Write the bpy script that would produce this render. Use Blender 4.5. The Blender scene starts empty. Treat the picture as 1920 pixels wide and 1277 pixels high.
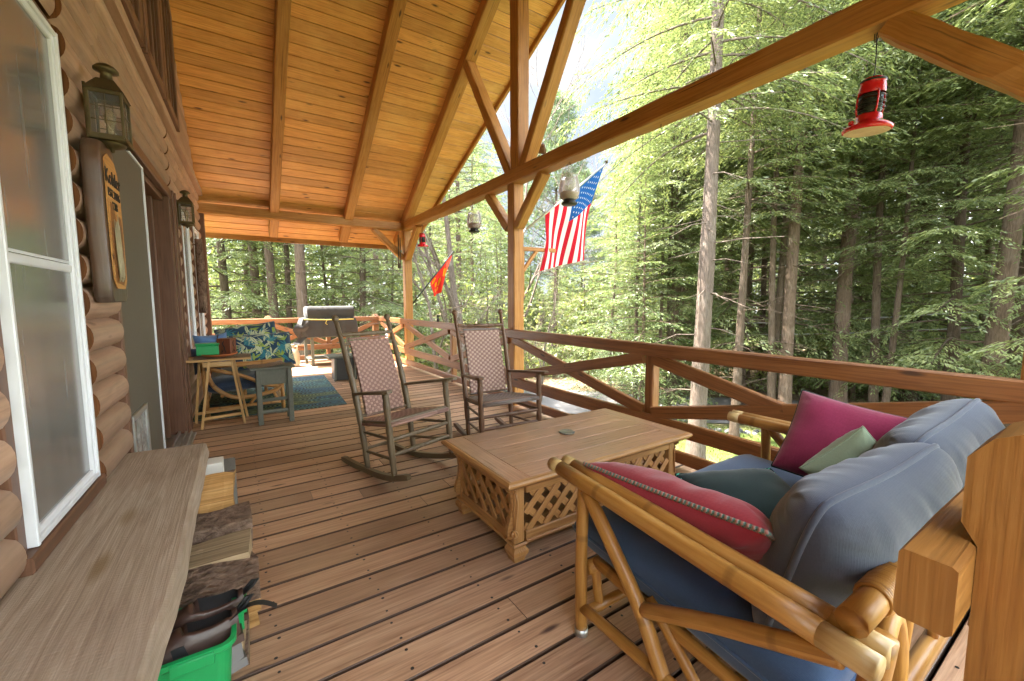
import bpy, bmesh, math, random
import numpy as np
from mathutils import Vector, Matrix, noise, Quaternion
R = math.radians
random.seed(7)
SC = bpy.context.scene
COL = SC.collection

# ------------------------------------------------------------------ camera
cam_d = bpy.data.cameras.new('camera'); cam = bpy.data.objects.new('camera', cam_d); COL.objects.link(cam)
cam_d.sensor_width = 36.0; cam_d.lens = 36.0 * 784.72 / 1920.0; cam_d.clip_end = 400; cam_d.clip_start = 0.02
_pi, _ya, _ro = R(5.3516), R(33.1548), R(-0.16632)
_fw = Vector((math.sin(_ya)*math.cos(_pi), math.cos(_ya)*math.cos(_pi), -math.sin(_pi)))
_r = Vector((math.cos(_ya), -math.sin(_ya), 0)); _u = _r.cross(_fw)
_r2 = _r*math.cos(_ro) + _u*math.sin(_ro); _u2 = _u*math.cos(_ro) - _r*math.sin(_ro)
cam.matrix_world = Matrix(((_r2.x, _u2.x, -_fw.x, 0), (_r2.y, _u2.y, -_fw.y, 0), (_r2.z, _u2.z, -_fw.z, 1.3), (0, 0, 0, 1)))
SC.camera = cam

# ------------------------------------------------------------------ world, sun, exposure
SUN = Vector((-0.36, 0.30, 0.89)).normalized()
sun_el = math.asin(SUN.z); sun_az = math.atan2(SUN.x, SUN.y)
W = bpy.data.worlds.new("World"); SC.world = W; W.use_nodes = True
nt = W.node_tree; nt.nodes.clear()
n_out = nt.nodes.new('ShaderNodeOutputWorld'); n_bg = nt.nodes.new('ShaderNodeBackground')
n_sky = nt.nodes.new('ShaderNodeTexSky'); n_sky.sky_type = 'NISHITA'; n_sky.sun_disc = False
n_sky.sun_elevation = sun_el; n_sky.sun_rotation = sun_az % (2*math.pi); n_sky.air_density = 1.0; n_sky.dust_density = 1.2; n_sky.ozone_density = .6
n_tc = nt.nodes.new('ShaderNodeTexCoord'); n_map = nt.nodes.new('ShaderNodeMapping'); n_map.inputs['Scale'].default_value = (1, 1, 2.2)
n_no = nt.nodes.new('ShaderNodeTexNoise'); n_no.inputs['Scale'].default_value = 2.6; n_no.inputs['Detail'].default_value = 7; n_no.inputs['Roughness'].default_value = .58
n_cr = nt.nodes.new('ShaderNodeValToRGB'); n_cr.color_ramp.elements[0].position = .44; n_cr.color_ramp.elements[1].position = .60
n_mx = nt.nodes.new('ShaderNodeMixRGB')
# sky dimmed in the visible gap, brighter unseen cloud added around it as fill
n_dot = nt.nodes.new('ShaderNodeVectorMath'); n_dot.operation = 'DOT_PRODUCT'; n_dot.inputs[1].default_value = (math.sin(R(41))*math.cos(R(20)), math.cos(R(41))*math.cos(R(20)), math.sin(R(20)))
n_nrm = nt.nodes.new('ShaderNodeVectorMath'); n_nrm.operation = 'NORMALIZE'; nt.links.new(n_tc.outputs['Generated'], n_nrm.inputs[0]); nt.links.new(n_nrm.outputs[0], n_dot.inputs[0])
n_dim = nt.nodes.new('ShaderNodeMapRange'); n_dim.interpolation_type = 'SMOOTHSTEP'; n_dim.inputs['From Min'].default_value = .70; n_dim.inputs['From Max'].default_value = .92; nt.links.new(n_dot.outputs['Value'], n_dim.inputs['Value'])
n_gap = nt.nodes.new('ShaderNodeValToRGB'); n_gap.color_ramp.elements[0].position = .40; n_gap.color_ramp.elements[0].color = (.40, .47, .58, 1); n_gap.color_ramp.elements[1].position = .58; n_gap.color_ramp.elements[1].color = (.60, .61, .62, 1); nt.links.new(n_no.outputs[0], n_gap.inputs[0])
n_mx.inputs['Color2'].default_value = (12.0, 12.2, 12.5, 1); n_fin = nt.nodes.new('ShaderNodeMixRGB'); nt.links.new(n_dim.outputs[0], n_fin.inputs['Fac']); nt.links.new(n_gap.outputs[0], n_fin.inputs['Color2'])
nt.links.new(n_tc.outputs['Generated'], n_map.inputs[0]); nt.links.new(n_map.outputs[0], n_no.inputs['Vector'])
nt.links.new(n_no.outputs[0], n_cr.inputs[0]); nt.links.new(n_cr.outputs[0], n_mx.inputs['Fac'])
nt.links.new(n_sky.outputs[0], n_mx.inputs['Color1']); nt.links.new(n_mx.outputs[0], n_fin.inputs['Color1']); nt.links.new(n_fin.outputs[0], n_bg.inputs[0])
n_bg.inputs[1].default_value = 0.085
nt.links.new(n_bg.outputs[0], n_out.inputs[0])
sd = bpy.data.lights.new('sun', 'SUN'); sd.energy = 2.2; sd.angle = R(0.5); sd.color = (1.0, .94, .84)
so = bpy.data.objects.new('sun', sd); COL.objects.link(so)
so.rotation_euler = SUN.to_track_quat('Z', 'Y').to_euler(); so.location = (-8, 5, 14)
SC.view_settings.view_transform = 'Standard'; SC.view_settings.look = 'None'
SC.view_settings.exposure = 4.5; SC.view_settings.gamma = 1.0; SC.view_settings.use_curve_mapping = False
SC.render.engine = 'CYCLES'
SC.cycles.use_denoising = True
SC.cycles.max_bounces = 9; SC.cycles.diffuse_bounces = 6; SC.cycles.glossy_bounces = 4; SC.cycles.transparent_max_bounces = 12; SC.cycles.transmission_bounces = 5
SC.cycles.sample_clamp_indirect = 6.0

# ------------------------------------------------------------------ materials
class NT:
    def __init__(s, name):
        s.m = bpy.data.materials.new(name); s.m.use_nodes = True; s.t = s.m.node_tree
        s.b = s.t.nodes['Principled BSDF']; s.out = s.t.nodes['Material Output']
    def n(s, typ, **kw):
        nd = s.t.nodes.new('ShaderNode' + typ)
        for k, v in kw.items():
            if k in nd.inputs: nd.inputs[k].default_value = v
            else: setattr(nd, k, v)
        return nd
    def l(s, a, b): s.t.links.new(a, b)
    def coords(s, kind='UV', scale=(1, 1, 1), island=0.0):
        tc = s.n('TexCoord'); v = tc.outputs[kind]
        if island:
            g = s.n('NewGeometry'); mul = s.n('VectorMath', operation='MULTIPLY')
            cx = s.n('CombineXYZ')
            for i in range(3): s.l(g.outputs['Random Per Island'], cx.inputs[i])
            s.l(cx.outputs[0], mul.inputs[0]); mul.inputs[1].default_value = (41.3, 17.7, 9.1)
            ad = s.n('VectorMath', operation='ADD'); s.l(v, ad.inputs[0]); s.l(mul.outputs[0], ad.inputs[1]); v = ad.outputs[0]
            s.isl = g.outputs['Random Per Island']
        mp = s.n('Mapping'); mp.inputs['Scale'].default_value = scale; s.l(v, mp.inputs[0])
        return mp.outputs[0]
    def noise(s, vec, sc, det=4, rough=.55, dist=0.):
        nd = s.n('TexNoise'); nd.inputs['Scale'].default_value = sc; nd.inputs['Detail'].default_value = det
        nd.inputs['Roughness'].default_value = rough; nd.inputs['Distortion'].default_value = dist; s.l(vec, nd.inputs['Vector']); return nd.outputs[0]
    def ramp(s, fac, stops):
        nd = s.n('ValToRGB'); e = nd.color_ramp.elements
        while len(e) < len(stops): e.new(.5)
        for i, (p, c) in enumerate(stops):
            e[i].position = p; e[i].color = (*c, 1) if len(c) == 3 else c
        s.l(fac, nd.inputs[0]); return nd.outputs[0]
    def mix(s, fac, a, b, mode='MIX'):
        nd = s.n('MixRGB', blend_type=mode)
        for val, k in ((fac, 'Fac'), (a, 'Color1'), (b, 'Color2')):
            if isinstance(val, (int, float)): nd.inputs[k].default_value = val
            elif isinstance(val, tuple): nd.inputs[k].default_value = (*val[:3], 1)
            else: s.l(val, nd.inputs[k])
        return nd.outputs[0]
    def math(s, op, a, b=None):
        nd = s.n('Math', operation=op)
        for i, v in enumerate((a, b)):
            if v is None: continue
            if isinstance(v, (int, float)): nd.inputs[i].default_value = v
            else: s.l(v, nd.inputs[i])
        return nd.outputs[0]
    def bump(s, h, st, dist=.01):
        nd = s.n('Bump'); nd.inputs['Strength'].default_value = st; nd.inputs['Distance'].default_value = dist
        s.l(h, nd.inputs['Height']); s.l(nd.outputs[0], s.b.inputs['Normal'])
    def fin(s, col=None, rough=.5, spec=.5, metal=0.):
        if col is not None:
            if isinstance(col, tuple): s.b.inputs['Base Color'].default_value = (*col, 1)
            else: s.l(col, s.b.inputs['Base Color'])
        if isinstance(rough, (int, float)): s.b.inputs['Roughness'].default_value = rough
        else: s.l(rough, s.b.inputs['Roughness'])
        s.b.inputs['Specular IOR Level'].default_value = spec; s.b.inputs['Metallic'].default_value = metal
        return s.m

def wood(name, dark, mid, light, rough=.5, var=.35, knots=True, knotcol=None, grain=1.0, bump=.25, spec=.4, blotch=.0, blotchcol=None, crack=.0):
    s = NT(name)
    v = s.coords('UV', (1, 1, 1), island=1)
    mp = s.n('Mapping'); mp.inputs['Scale'].default_value = (.9, 11*grain, 1); s.l(v, mp.inputs[0])
    n1 = s.noise(mp.outputs[0], 2.2, 5, .6, 1.4)
    mp2 = s.n('Mapping'); mp2.inputs['Scale'].default_value = (3.0, 120*grain, 1); s.l(v, mp2.inputs[0])
    n2 = s.noise(mp2.outputs[0], 1.0, 3, .6)
    col = s.ramp(n1, [(.28, dark), (.5, mid), (.72, light)])
    col = s.mix(.55, col, s.ramp(n2, [(.3, tuple(c*.62 for c in dark)), (.55, mid), (.8, light)]))
    hsv = s.n('HueSaturation'); s.l(col, hsv.inputs['Color'])
    mr = s.n('MapRange'); mr.inputs['To Min'].default_value = 1-var; mr.inputs['To Max'].default_value = 1+var*.7
    s.l(s.isl, mr.inputs['Value']); s.l(mr.outputs[0], hsv.inputs['Value']); col = hsv.outputs[0]
    if knots:
        mp3 = s.n('Mapping'); mp3.inputs['Scale'].default_value = (2.1, 7.5, 1); s.l(v, mp3.inputs[0])
        vo = s.n('TexVoronoi'); vo.inputs['Scale'].default_value = 1.0; s.l(mp3.outputs[0], vo.inputs['Vector'])
        kf = s.ramp(vo.outputs['Distance'], [(.06, (1, 1, 1)), (.13, (0, 0, 0))])
        col = s.mix(kf, col, knotcol or tuple(c*.45 for c in dark))
    if crack:
        mp4 = s.n('Mapping'); mp4.inputs['Scale'].default_value = (.55, 34, 1); s.l(v, mp4.inputs[0]); nc = s.noise(mp4.outputs[0], 1.3, 2, .5, .4)
        col = s.mix(s.ramp(nc, [(.685, (0, 0, 0)), (.715, (crack,)*3)]), col, tuple(c*.22 for c in dark))
    if blotch:
        ob = s.coords('Object', (1, 1, 1)); nb = s.noise(ob, 1.3, 5, .65)
        col = s.mix(s.ramp(nb, [(.48, (0, 0, 0)), (.68, (blotch,)*3)]), col, blotchcol)
    s.bump(s.mix(.5, n2, n1), bump, .004)
    rr = s.n('MapRange'); rr.inputs['To Min'].default_value = rough-.12; rr.inputs['To Max'].default_value = rough+.15; s.l(n2, rr.inputs['Value'])
    return s.fin(col, rr.outputs[0], spec)

def plain(name, c, rough=.5, spec=.5, metal=0., var=.12, sc=14., bump=0.):
    s = NT(name); v = s.coords('Object'); n = s.noise(v, sc, 5, .6)
    col = s.mix(n, tuple(max(0, x*(1-var)) for x in c), tuple(x*(1+var) for x in c))
    if bump: s.bump(n, bump, .004)
    rr = s.n('MapRange'); rr.inputs['To Min'].default_value = max(.03, rough-.08); rr.inputs['To Max'].default_value = rough+.1; s.l(n, rr.inputs['Value'])
    return s.fin(col, rr.outputs[0], spec, metal)

def fabric(name, c, c2=None, thread=420., rough=.92, var=.22, sheen=.3):
    s = NT(name); v = s.coords('Object'); c2 = c2 or tuple(x*.7 for x in c)
    w1 = s.n('TexWave', wave_type='BANDS', bands_direction='X'); w1.inputs['Scale'].default_value = thread/6; w1.inputs['Distortion'].default_value = 2.
    w2 = s.n('TexWave', wave_type='BANDS', bands_direction='Y'); w2.inputs['Scale'].default_value = thread/6; w2.inputs['Distortion'].default_value = 2.
    s.l(v, w1.inputs[0]); s.l(v, w2.inputs[0])
    wv = s.math('MULTIPLY', w1.outputs[1], w2.outputs[1])
    n = s.noise(v, 7, 5, .6); nf = s.noise(v, 160, 2, .6)
    col = s.mix(nf, c2, c); col = s.mix(s.math('MULTIPLY', n, .5), col, tuple(x*(1-var) for x in c2))
    s.bump(s.mix(.5, nf, wv), .22, .002)
    s.b.inputs['Sheen Weight'].default_value = sheen; s.b.inputs['Sheen Roughness'].default_value = .5
    return s.fin(col, rough, .15)

M = {}
M['ceil'] = wood('stained pine ceiling', (.52, .20, .042), (.68, .305, .080), (.77, .40, .125), .42, .22, True, (.10, .035, .01), .8, .2, .45, .4, (.86, .50, .18))
M['beam'] = wood('stained timber', (.27, .098, .018), (.41, .170, .034), (.52, .25, .068), .5, .18, True, (.08, .03, .012), .8, .45, .35, .35, (.50, .27, .10), .85)
M['rail'] = wood('railing timber', (.15, .050, .014), (.255, .098, .030), (.34, .15, .05), .42, .22, True, (.05, .02, .01), .8, .35, .45, .15, (.24, .15, .10), .6)
M['deck'] = wood('deck boards', (.31, .158, .086), (.51, .305, .185), (.68, .46, .30), .44, .34, True, (.09, .045, .035), .9, .6, .38, .5, (.50, .34, .205))
def dark_edges(m, lo, hi, wd, dark):  # darkens board edges and sides so the seams read as lines
    t_ = m.node_tree; bs = t_.nodes['Principled BSDF']; src = bs.inputs['Base Color'].links[0].from_socket
    uv = t_.nodes.new('ShaderNodeTexCoord'); sp = t_.nodes.new('ShaderNodeSeparateXYZ'); t_.links.new(uv.outputs['UV'], sp.inputs[0])
    sb = t_.nodes.new('ShaderNodeMath'); sb.operation = 'SUBTRACT'; t_.links.new(sp.outputs[1], sb.inputs[0]); sb.inputs[1].default_value = (lo+hi)/2
    ab = t_.nodes.new('ShaderNodeMath'); ab.operation = 'ABSOLUTE'; t_.links.new(sb.outputs[0], ab.inputs[0])
    mr = t_.nodes.new('ShaderNodeMapRange'); mr.interpolation_type = 'SMOOTHSTEP'; mr.inputs['From Min'].default_value = (hi-lo)/2-wd; mr.inputs['From Max'].default_value = (hi-lo)/2; t_.links.new(ab.outputs[0], mr.inputs['Value'])
    mx = t_.nodes.new('ShaderNodeMixRGB'); t_.links.new(mr.outputs[0], mx.inputs['Fac']); t_.links.new(src, mx.inputs['Color1']); mx.inputs['Color2'].default_value = (*dark, 1); t_.links.new(mx.outputs[0], bs.inputs['Base Color'])
dark_edges(M['deck'], .1835+.0, .335, .0042, (.085, .045, .027))
M['siding'] = wood('brown log siding', (.32, .182, .118), (.43, .265, .178), (.53, .355, .25), .42, .3, True, (.13, .06, .035), .5, .25, .4, .35, (.44, .29, .20))
M['endgrain'] = wood('log end grain', (.10, .035, .012), (.17, .065, .022), (.24, .10, .035), .7, .2, False, None, 1, .5, .2)
M['trim'] = wood('brown trim', (.12, .055, .03), (.165, .078, .044), (.20, .10, .06), .42, .15, False, None, .5, .12, .4)
M['door'] = wood('brown door', (.105, .05, .028), (.135, .066, .037), (.16, .082, .048), .4, .1, False, None, .4, .1, .4)
M['white'] = plain('white vinyl', (.74, .75, .78), .38, .5, 0, .04)
M['screenp'] = plain('grey screen door panel', (.125, .108, .082), .6, .3, 0, .06, 60)
M['alu'] = plain('aluminium', (.55, .55, .53), .35, .5, .8, .1)
M['darkmetal'] = plain('dark metal', (.05, .048, .045), .45, .5, .7, .3)
M['bronze'] = plain('aged bronze', (.125, .095, .045), .48, .5, .75, .45, 22, .15)
M['bench'] = wood('rough sawn slab', (.23, .155, .105), (.335, .235, .165), (.43, .32, .235), .78, .1, True, (.20, .12, .06), 1.2, .9, .2)
M['bark'] = None
M['splitwood'] = wood('split firewood', (.30, .145, .045), (.52, .29, .105), (.70, .45, .21), .78, .25, False, None, 1.0, 1.0, .15, .5, (.34, .17, .06), .7)
M['oldsplit'] = wood('weathered split wood', (.20, .13, .07), (.38, .27, .16), (.56, .42, .27), .8, .25, False, None, 1.2, 1., .15, .5, (.26, .18, .10), .7)
M['bamboo'] = None
M['rocker1'] = wood('olive brown painted wood', (.10, .068, .035), (.155, .108, .06), (.21, .155, .095), .42, .12, False, None, .5, .12, .45)
M['rocker2'] = wood('dark brown stained wood', (.095, .044, .022), (.15, .075, .04), (.21, .115, .065), .42, .12, False, None, .5, .12, .45)
M['ctable'] = wood('honey pine', (.30, .135, .042), (.43, .21, .07), (.53, .285, .11), .36, .14, True, (.14, .06, .02), .8, .2, .5)
M['ctop'] = wood('worn pine top', (.29, .145, .075), (.43, .225, .125), (.54, .315, .195), .30, .16, True, (.12, .06, .03), .9, .3, .5, .7, (.22, .11, .06))
M['denim'] = fabric('faded denim blue', (.096, .110, .146), (.062, .073, .100))
M['denimseat'] = fabric('blue denim seat', (.062, .108, .20), (.042, .075, .145))
M['denimdark'] = fabric('navy denim', (.05, .072, .125), (.03, .045, .08))
M['crimson'] = fabric('crimson chenille', (.38, .032, .045), (.25, .020, .030), 120)
M['magenta'] = fabric('raspberry chenille', (.33, .034, .095), (.21, .022, .06), 120)
M['sage'] = fabric('sage green cotton', (.30, .37, .235), (.22, .28, .18))
M['teal'] = fabric('dark green velvet', (.012, .035, .032), (.006, .018, .018))
M['greengrey'] = plain('grey paint on wood', (.125, .128, .10), .55, .4, 0, .25, 30, .1)
M['tanwood'] = wood('varnished tan wood', (.40, .22, .075), (.52, .31, .12), (.62, .40, .18), .38, .15, False, None, .7, .12, .45)
M['grillcover'] = fabric('grey grill cover', (.085, .08, .074), (.05, .047, .044), 90, .6, .3, .1)
M['red'] = plain('red enamel', (.58, .012, .018), .22, .6, 0, .1)
M['lantern_pink'] = plain('primed lantern base', (.62, .40, .32), .5, .4, 0, .08)
M['green'] = plain('green plastic', (.01, .30, .085), .34, .5, 0, .06)
M['black'] = plain('black rubber', (.014, .014, .015), .55, .4, 0, .2)
M['leather'] = plain('brown leather', (.058, .028, .02), .38, .5, 0, .4, 30, .25)
M['clog'] = plain('grey rubber clog', (.15, .14, .135), .5, .4, 0, .15)
M['terracotta'] = plain('terracotta', (.52, .16, .05), .6, .3)
M['carvedbox'] = wood('carved red wood', (.10, .026, .012), (.16, .045, .02), (.22, .075, .035), .45, .1, False)
M['jug'] = plain('cream stoneware', (.52, .42, .29), .3, .5, 0, .2, 9)
M['concrete'] = plain('grey concrete', (.20, .195, .18), .9, .2, 0, .3, 60, .4)
M['whitepaint'] = plain('white painted block', (.66, .63, .57), .7, .3, 0, .1)
M['rope'] = plain('yellow rope', (.55, .42, .10), .8, .2)
M['asphalt'] = plain('asphalt', (.115, .108, .105), .9, .3, 0, .2, 3, .2)
M['bagblue'] = fabric('blue nylon', (.12, .23, .45), (.08, .16, .33), 200, .55)

def mk_bark(name, c1, c2, lichen=(.30, .29, .24), sc=1.0, ms=None):
    s = NT(name); v = s.coords('UV'); mp = s.n('Mapping'); mp.inputs['Scale'].default_value = ms or (5*sc, 26*sc, 1); s.l(v, mp.inputs[0])
    n = s.noise(mp.outputs[0], 1.2, 7, .68, .8); ob = s.coords('Object'); n2 = s.noise(ob, 3.2, 5, .6)
    vo = s.n('TexVoronoi', feature='DISTANCE_TO_EDGE'); vo.inputs['Scale'].default_value = 1.4; s.l(mp.outputs[0], vo.inputs['Vector'])
    col = s.ramp(n, [(.3, c1), (.65, c2)]); col = s.mix(s.ramp(n2, [(.52, (0, 0, 0)), (.72, (.55,)*3)]), col, lichen)
    h = s.math('ADD', n, s.math('MULTIPLY', vo.outputs[0], .8)); s.bump(h, .9, .03)
    return s.fin(col, .92, .15)
M['bark'] = mk_bark('conifer bark', (.075, .050, .036), (.175, .122, .088), (.215, .18, .14))
M['barkgrey'] = mk_bark('grey trunk bark', (.085, .064, .050), (.195, .15, .12), (.25, .22, .185))
M['barkdark'] = mk_bark('dark brown bark', (.06, .042, .03), (.14, .10, .072), (.18, .155, .12))  # darker bark tone for slim, low branched and far trunks
M['logbark'] = mk_bark('firewood bark', (.055, .034, .024), (.30, .195, .14), (.50, .35, .26), 1., (16, 26, 1))

def mk_bamboo(name, c0, c1, c2):
    s = NT(name); v = s.coords('UV', (1, 1, 1), island=1)
    mp = s.n('Mapping'); mp.inputs['Scale'].default_value = (2.2, 26, 1); s.l(v, mp.inputs[0]); n = s.noise(mp.outputs[0], 1.6, 5, .6, .6)
    col = s.ramp(n, [(.3, c0), (.52, c1), (.75, c2)])
    w = s.n('TexWave', wave_type='BANDS', bands_direction='X'); w.inputs['Scale'].default_value = .62; w.inputs['Distortion'].default_value = .3
    s.l(v, w.inputs[0]); ring = s.ramp(w.outputs[1], [(.992, (0, 0, 0)), (.999, (.45,)*3)])
    col = s.mix(ring, col, tuple(x*.35 for x in c0)); s.bump(n, .1, .004)
    return s.fin(col, .33, .5)
M['bamboo'] = mk_bamboo('golden rattan', (.27, .115, .022), (.41, .195, .042), (.50, .275, .08))
M['bamboocap'] = mk_bamboo('polished rattan cap', (.42, .26, .09), (.55, .38, .16), (.66, .50, .25))
M['bamboofar'] = mk_bamboo('brown rattan', (.28, .125, .035), (.42, .21, .062), (.50, .28, .10))

def mk_leaf(name, c1, c2, c3, tr=.44, sc=1.6):
    s = NT(name); ob = s.coords('Object'); n = s.noise(ob, sc, 4, .6); g = s.n('NewGeometry')
    f = s.math('ADD', s.math('MULTIPLY', n, .75), s.math('MULTIPLY', g.outputs['Random Per Island'], .35))
    col = s.ramp(f, [(.3, c1), (.52, c2), (.78, c3)])
    s.t.nodes.remove(s.b)
    d = s.n('BsdfDiffuse'); t = s.n('BsdfTranslucent'); gl = s.n('BsdfGlossy'); gl.inputs['Roughness'].default_value = .45
    s.l(col, d.inputs[0]); tcol = s.mix(1, col, (1.2, 1.2, .9), 'MULTIPLY'); s.l(tcol, t.inputs[0])
    m1 = s.n('MixShader'); m1.inputs[0].default_value = tr; s.l(d.outputs[0], m1.inputs[1]); s.l(t.outputs[0], m1.inputs[2])
    m2 = s.n('MixShader'); m2.inputs[0].default_value = .05; s.l(m1.outputs[0], m2.inputs[1]); s.l(gl.outputs[0], m2.inputs[2])
    s.l(m2.outputs[0], s.out.inputs[0]); return s.m
M['leaf'] = mk_leaf('hemlock needles', (.066, .090, .036), (.118, .15, .058), (.215, .235, .092))
M['leafyoung'] = mk_leaf('young hemlock needles', (.065, .10, .036), (.12, .165, .058), (.21, .245, .088), .45)
M['leafdeep'] = mk_leaf('broad hemlock needles', (.085, .115, .045), (.15, .185, .07), (.25, .275, .11))
M['leafpine'] = mk_leaf('pine needles', (.060, .095, .045), (.105, .150, .066), (.17, .21, .09), .35)
M['leaffar'] = mk_leaf('distant foliage', (.08, .115, .04), (.15, .195, .065), (.27, .31, .11), .5, .4)
M['leaflime'] = mk_leaf('spring leaves', (.11, .145, .036), (.19, .225, .06), (.32, .33, .11), .5)

def mk_glass(name, tint=(.9, .9, .88), rough=.02, opacity=.12, opcol=(.5, .5, .5)):
    s = NT(name); s.t.nodes.remove(s.b)
    tr = s.n('BsdfTransparent'); tr.inputs[0].default_value = (*tint, 1); gl = s.n('BsdfGlossy'); gl.inputs['Roughness'].default_value = rough
    fr = s.n('Fresnel'); fr.inputs[0].default_value = 1.17 if 'screen' in name else 1.45; m1 = s.n('MixShader'); s.l(fr.outputs[0], m1.inputs[0]); s.l(tr.outputs[0], m1.inputs[1]); s.l(gl.outputs[0], m1.inputs[2])
    d = s.n('BsdfDiffuse'); d.inputs[0].default_value = (*opcol, 1); m2 = s.n('MixShader'); m2.inputs[0].default_value = opacity
    if 'screen' in name: nn_ = s.noise(s.coords('Object', (9, 9, .5)), 2.4, 4, .6); s.l(s.ramp(nn_, [(.3, tuple(c*.75 for c in opcol)), (.7, tuple(c*1.3 for c in opcol))]), d.inputs[0])
    s.l(m1.outputs[0], m2.inputs[1]); s.l(d.outputs[0], m2.inputs[2]); s.l(m2.outputs[0], s.out.inputs[0]); return s.m
M['glass'] = mk_glass('clear glass')
M['frost'] = mk_glass('pale pink lantern glass', (.93, .88, .88), .05, .28, (.80, .72, .72))
M['globe'] = mk_glass('dark lantern globe', (.35, .36, .25), .05, .55, (.05, .055, .035))
M['screen'] = mk_glass('window insect screen', (.80, .80, .78), .2, .52, (.20, .198, .192))
s = NT('loft glass'); M['loftglass'] = s.fin((.03, .018, .01), .04, .6)
s = NT('curtain'); v = s.coords('Object', (1, 6, .4)); n = s.noise(v, 4, 4, .6); M['curtain'] = s.fin(s.ramp(n, [(.3, (.22, .21, .19)), (.7, (.50, .48, .44))]), .9, .1)

# ------------------------------------------------------------------ mesh builder
class MB:
    def __init__(s): s.v = []; s.f = []; s.uv = []; s.mi = []; s.sm = []
    def add(s, verts, faces, uvs, mi=0, smooth=False):
        o = len(s.v); s.v += [tuple(p) for p in verts]
        for f, u in zip(faces, uvs):
            s.f.append([o+i for i in f]); s.uv.append(u); s.mi.append(mi); s.sm.append(smooth)
    def beam(s, p0, p1, w, h, up=(0, 0, 1), ch=.006, seg=1, jit=0., mi=0, mi_end=None, twist=0., taper=1.):
        p0, p1 = Vector(p0), Vector(p1); d = (p1-p0); L = d.length; d.normalize()
        up = Vector(up); side = d.cross(up)
        if side.length < 1e-4: up = Vector((0, 1, 0)); side = d.cross(up)
        side.normalize(); up = side.cross(d)
        ch = min(ch, w*.3, h*.3); u0 = random.random()*5
        def ring(t):
            k = 1+(taper-1)*t; a, b = w/2*k, h/2*k
            pts = [(-a, -b+ch), (-a+ch, -b), (a-ch, -b), (a, -b+ch), (a, b-ch), (a-ch, b), (-a+ch, b), (-a, b-ch)]
            return pts
        vs = []; n = 8
        ringuv = [0, ch, w-ch, w, w+h-ch, w+h, 2*w+h-ch, 2*w+h, 2*w+2*h-ch]
        for k in range(seg+1):
            t = k/seg; c = p0+d*(L*t)
            for (a, b) in ring(t):
                ja = random.uniform(-jit, jit); jb = random.uniform(-jit, jit)
                vs.append(c+side*(a+ja)+up*(b+jb))
        fs = []; us = []
        for k in range(seg):
            for i in range(n):
                j = (i+1) % n
                fs.append((k*n+i, k*n+j, (k+1)*n+j, (k+1)*n+i))
                a0, a1 = u0+L*k/seg, u0+L*(k+1)/seg
                us.append([(a0, ringuv[i]), (a0, ringuv[i+1]), (a1, ringuv[i+1]), (a1, ringuv[i])])
        s.add(vs, fs, us, mi)
        e0 = [tuple(range(n))[::-1]]; e1 = [tuple(range(seg*n, seg*n+n))]
        for e in (e0, e1):
            s.add([vs[i] for i in e[0]], [tuple(range(n))], [[(u0+(vs[i]-vs[e[0][0]]).dot(up)*.4, (vs[i]-vs[e[0][0]]).dot(side)) for i in e[0]]], mi if mi_end is None else mi_end)
        # weld island: end caps share nothing but random per island keeps colour close enough
    def box(s, c, sz, ch=.004, mi=0, rz=0., ax='x', seg=1, jit=0.):
        c = Vector(c); q = Matrix.Rotation(rz, 3, 'Z'); X = q @ Vector((1, 0, 0)); Y = q @ Vector((0, 1, 0)); Z = Vector((0, 0, 1))
        if ax == 'x': s.beam(c-X*sz[0]/2, c+X*sz[0]/2, sz[1], sz[2], Z, ch, seg, jit, mi)
        elif ax == 'y': s.beam(c-Y*sz[1]/2, c+Y*sz[1]/2, sz[0], sz[2], Z, ch, seg, jit, mi)
        else: s.beam(c-Z*sz[2]/2, c+Z*sz[2]/2, sz[0], sz[1], Y, ch, seg, jit, mi)
    def tube(s, pts, rad, n=10, mi=0, caps=True, smooth=True, uvscale=1.0):
        pts = [Vector(p) for p in pts]; m = len(pts)
        if isinstance(rad, (int, float)): rad = [rad]*m
        vs = []; acc = 0; us_l = []
        ref = None; u0 = random.random()*5
        for i, p in enumerate(pts):
            d = (pts[min(i+1, m-1)]-pts[max(i-1, 0)])
            if d.length < 1e-9: d = Vector((0, 0, 1))
            d.normalize()
            if ref is None:
                ref = Vector((0, 0, 1)) if abs(d.z) < .9 else Vector((1, 0, 0))
            a = d.cross(ref)
            if a.length < 1e-6: a = d.cross(Vector((.3, .9, .2)))
            a.normalize(); b = a.cross(d); ref = b
            if i: acc += (p-pts[i-1]).length
            us_l.append(acc+u0)
            for k in range(n):
                an = 2*math.pi*k/n; vs.append(p+(a*math.cos(an)+b*math.sin(an))*rad[i])
        fs = []; us = []; per = 2*math.pi*max(rad)
        for i in range(m-1):
            for k in range(n):
                j = (k+1) % n; fs.append((i*n+k, (i+1)*n+k, (i+1)*n+j, i*n+j))
                us.append([(us_l[i]*uvscale, per*k/n), (us_l[i+1]*uvscale, per*k/n), (us_l[i+1]*uvscale, per*(k+1)/n), (us_l[i]*uvscale, per*(k+1)/n)])
        if caps:
            fs.append(tuple(range(n))); us.append([(u0+.01*math.cos(k), .01*k) for k in range(n)])
            fs.append(tuple(range((m-1)*n, m*n))[::-1]); us.append([(u0+.01*math.cos(k), .01*k) for k in range(n)])
        s.add(vs, fs, us, mi, smooth)
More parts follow.
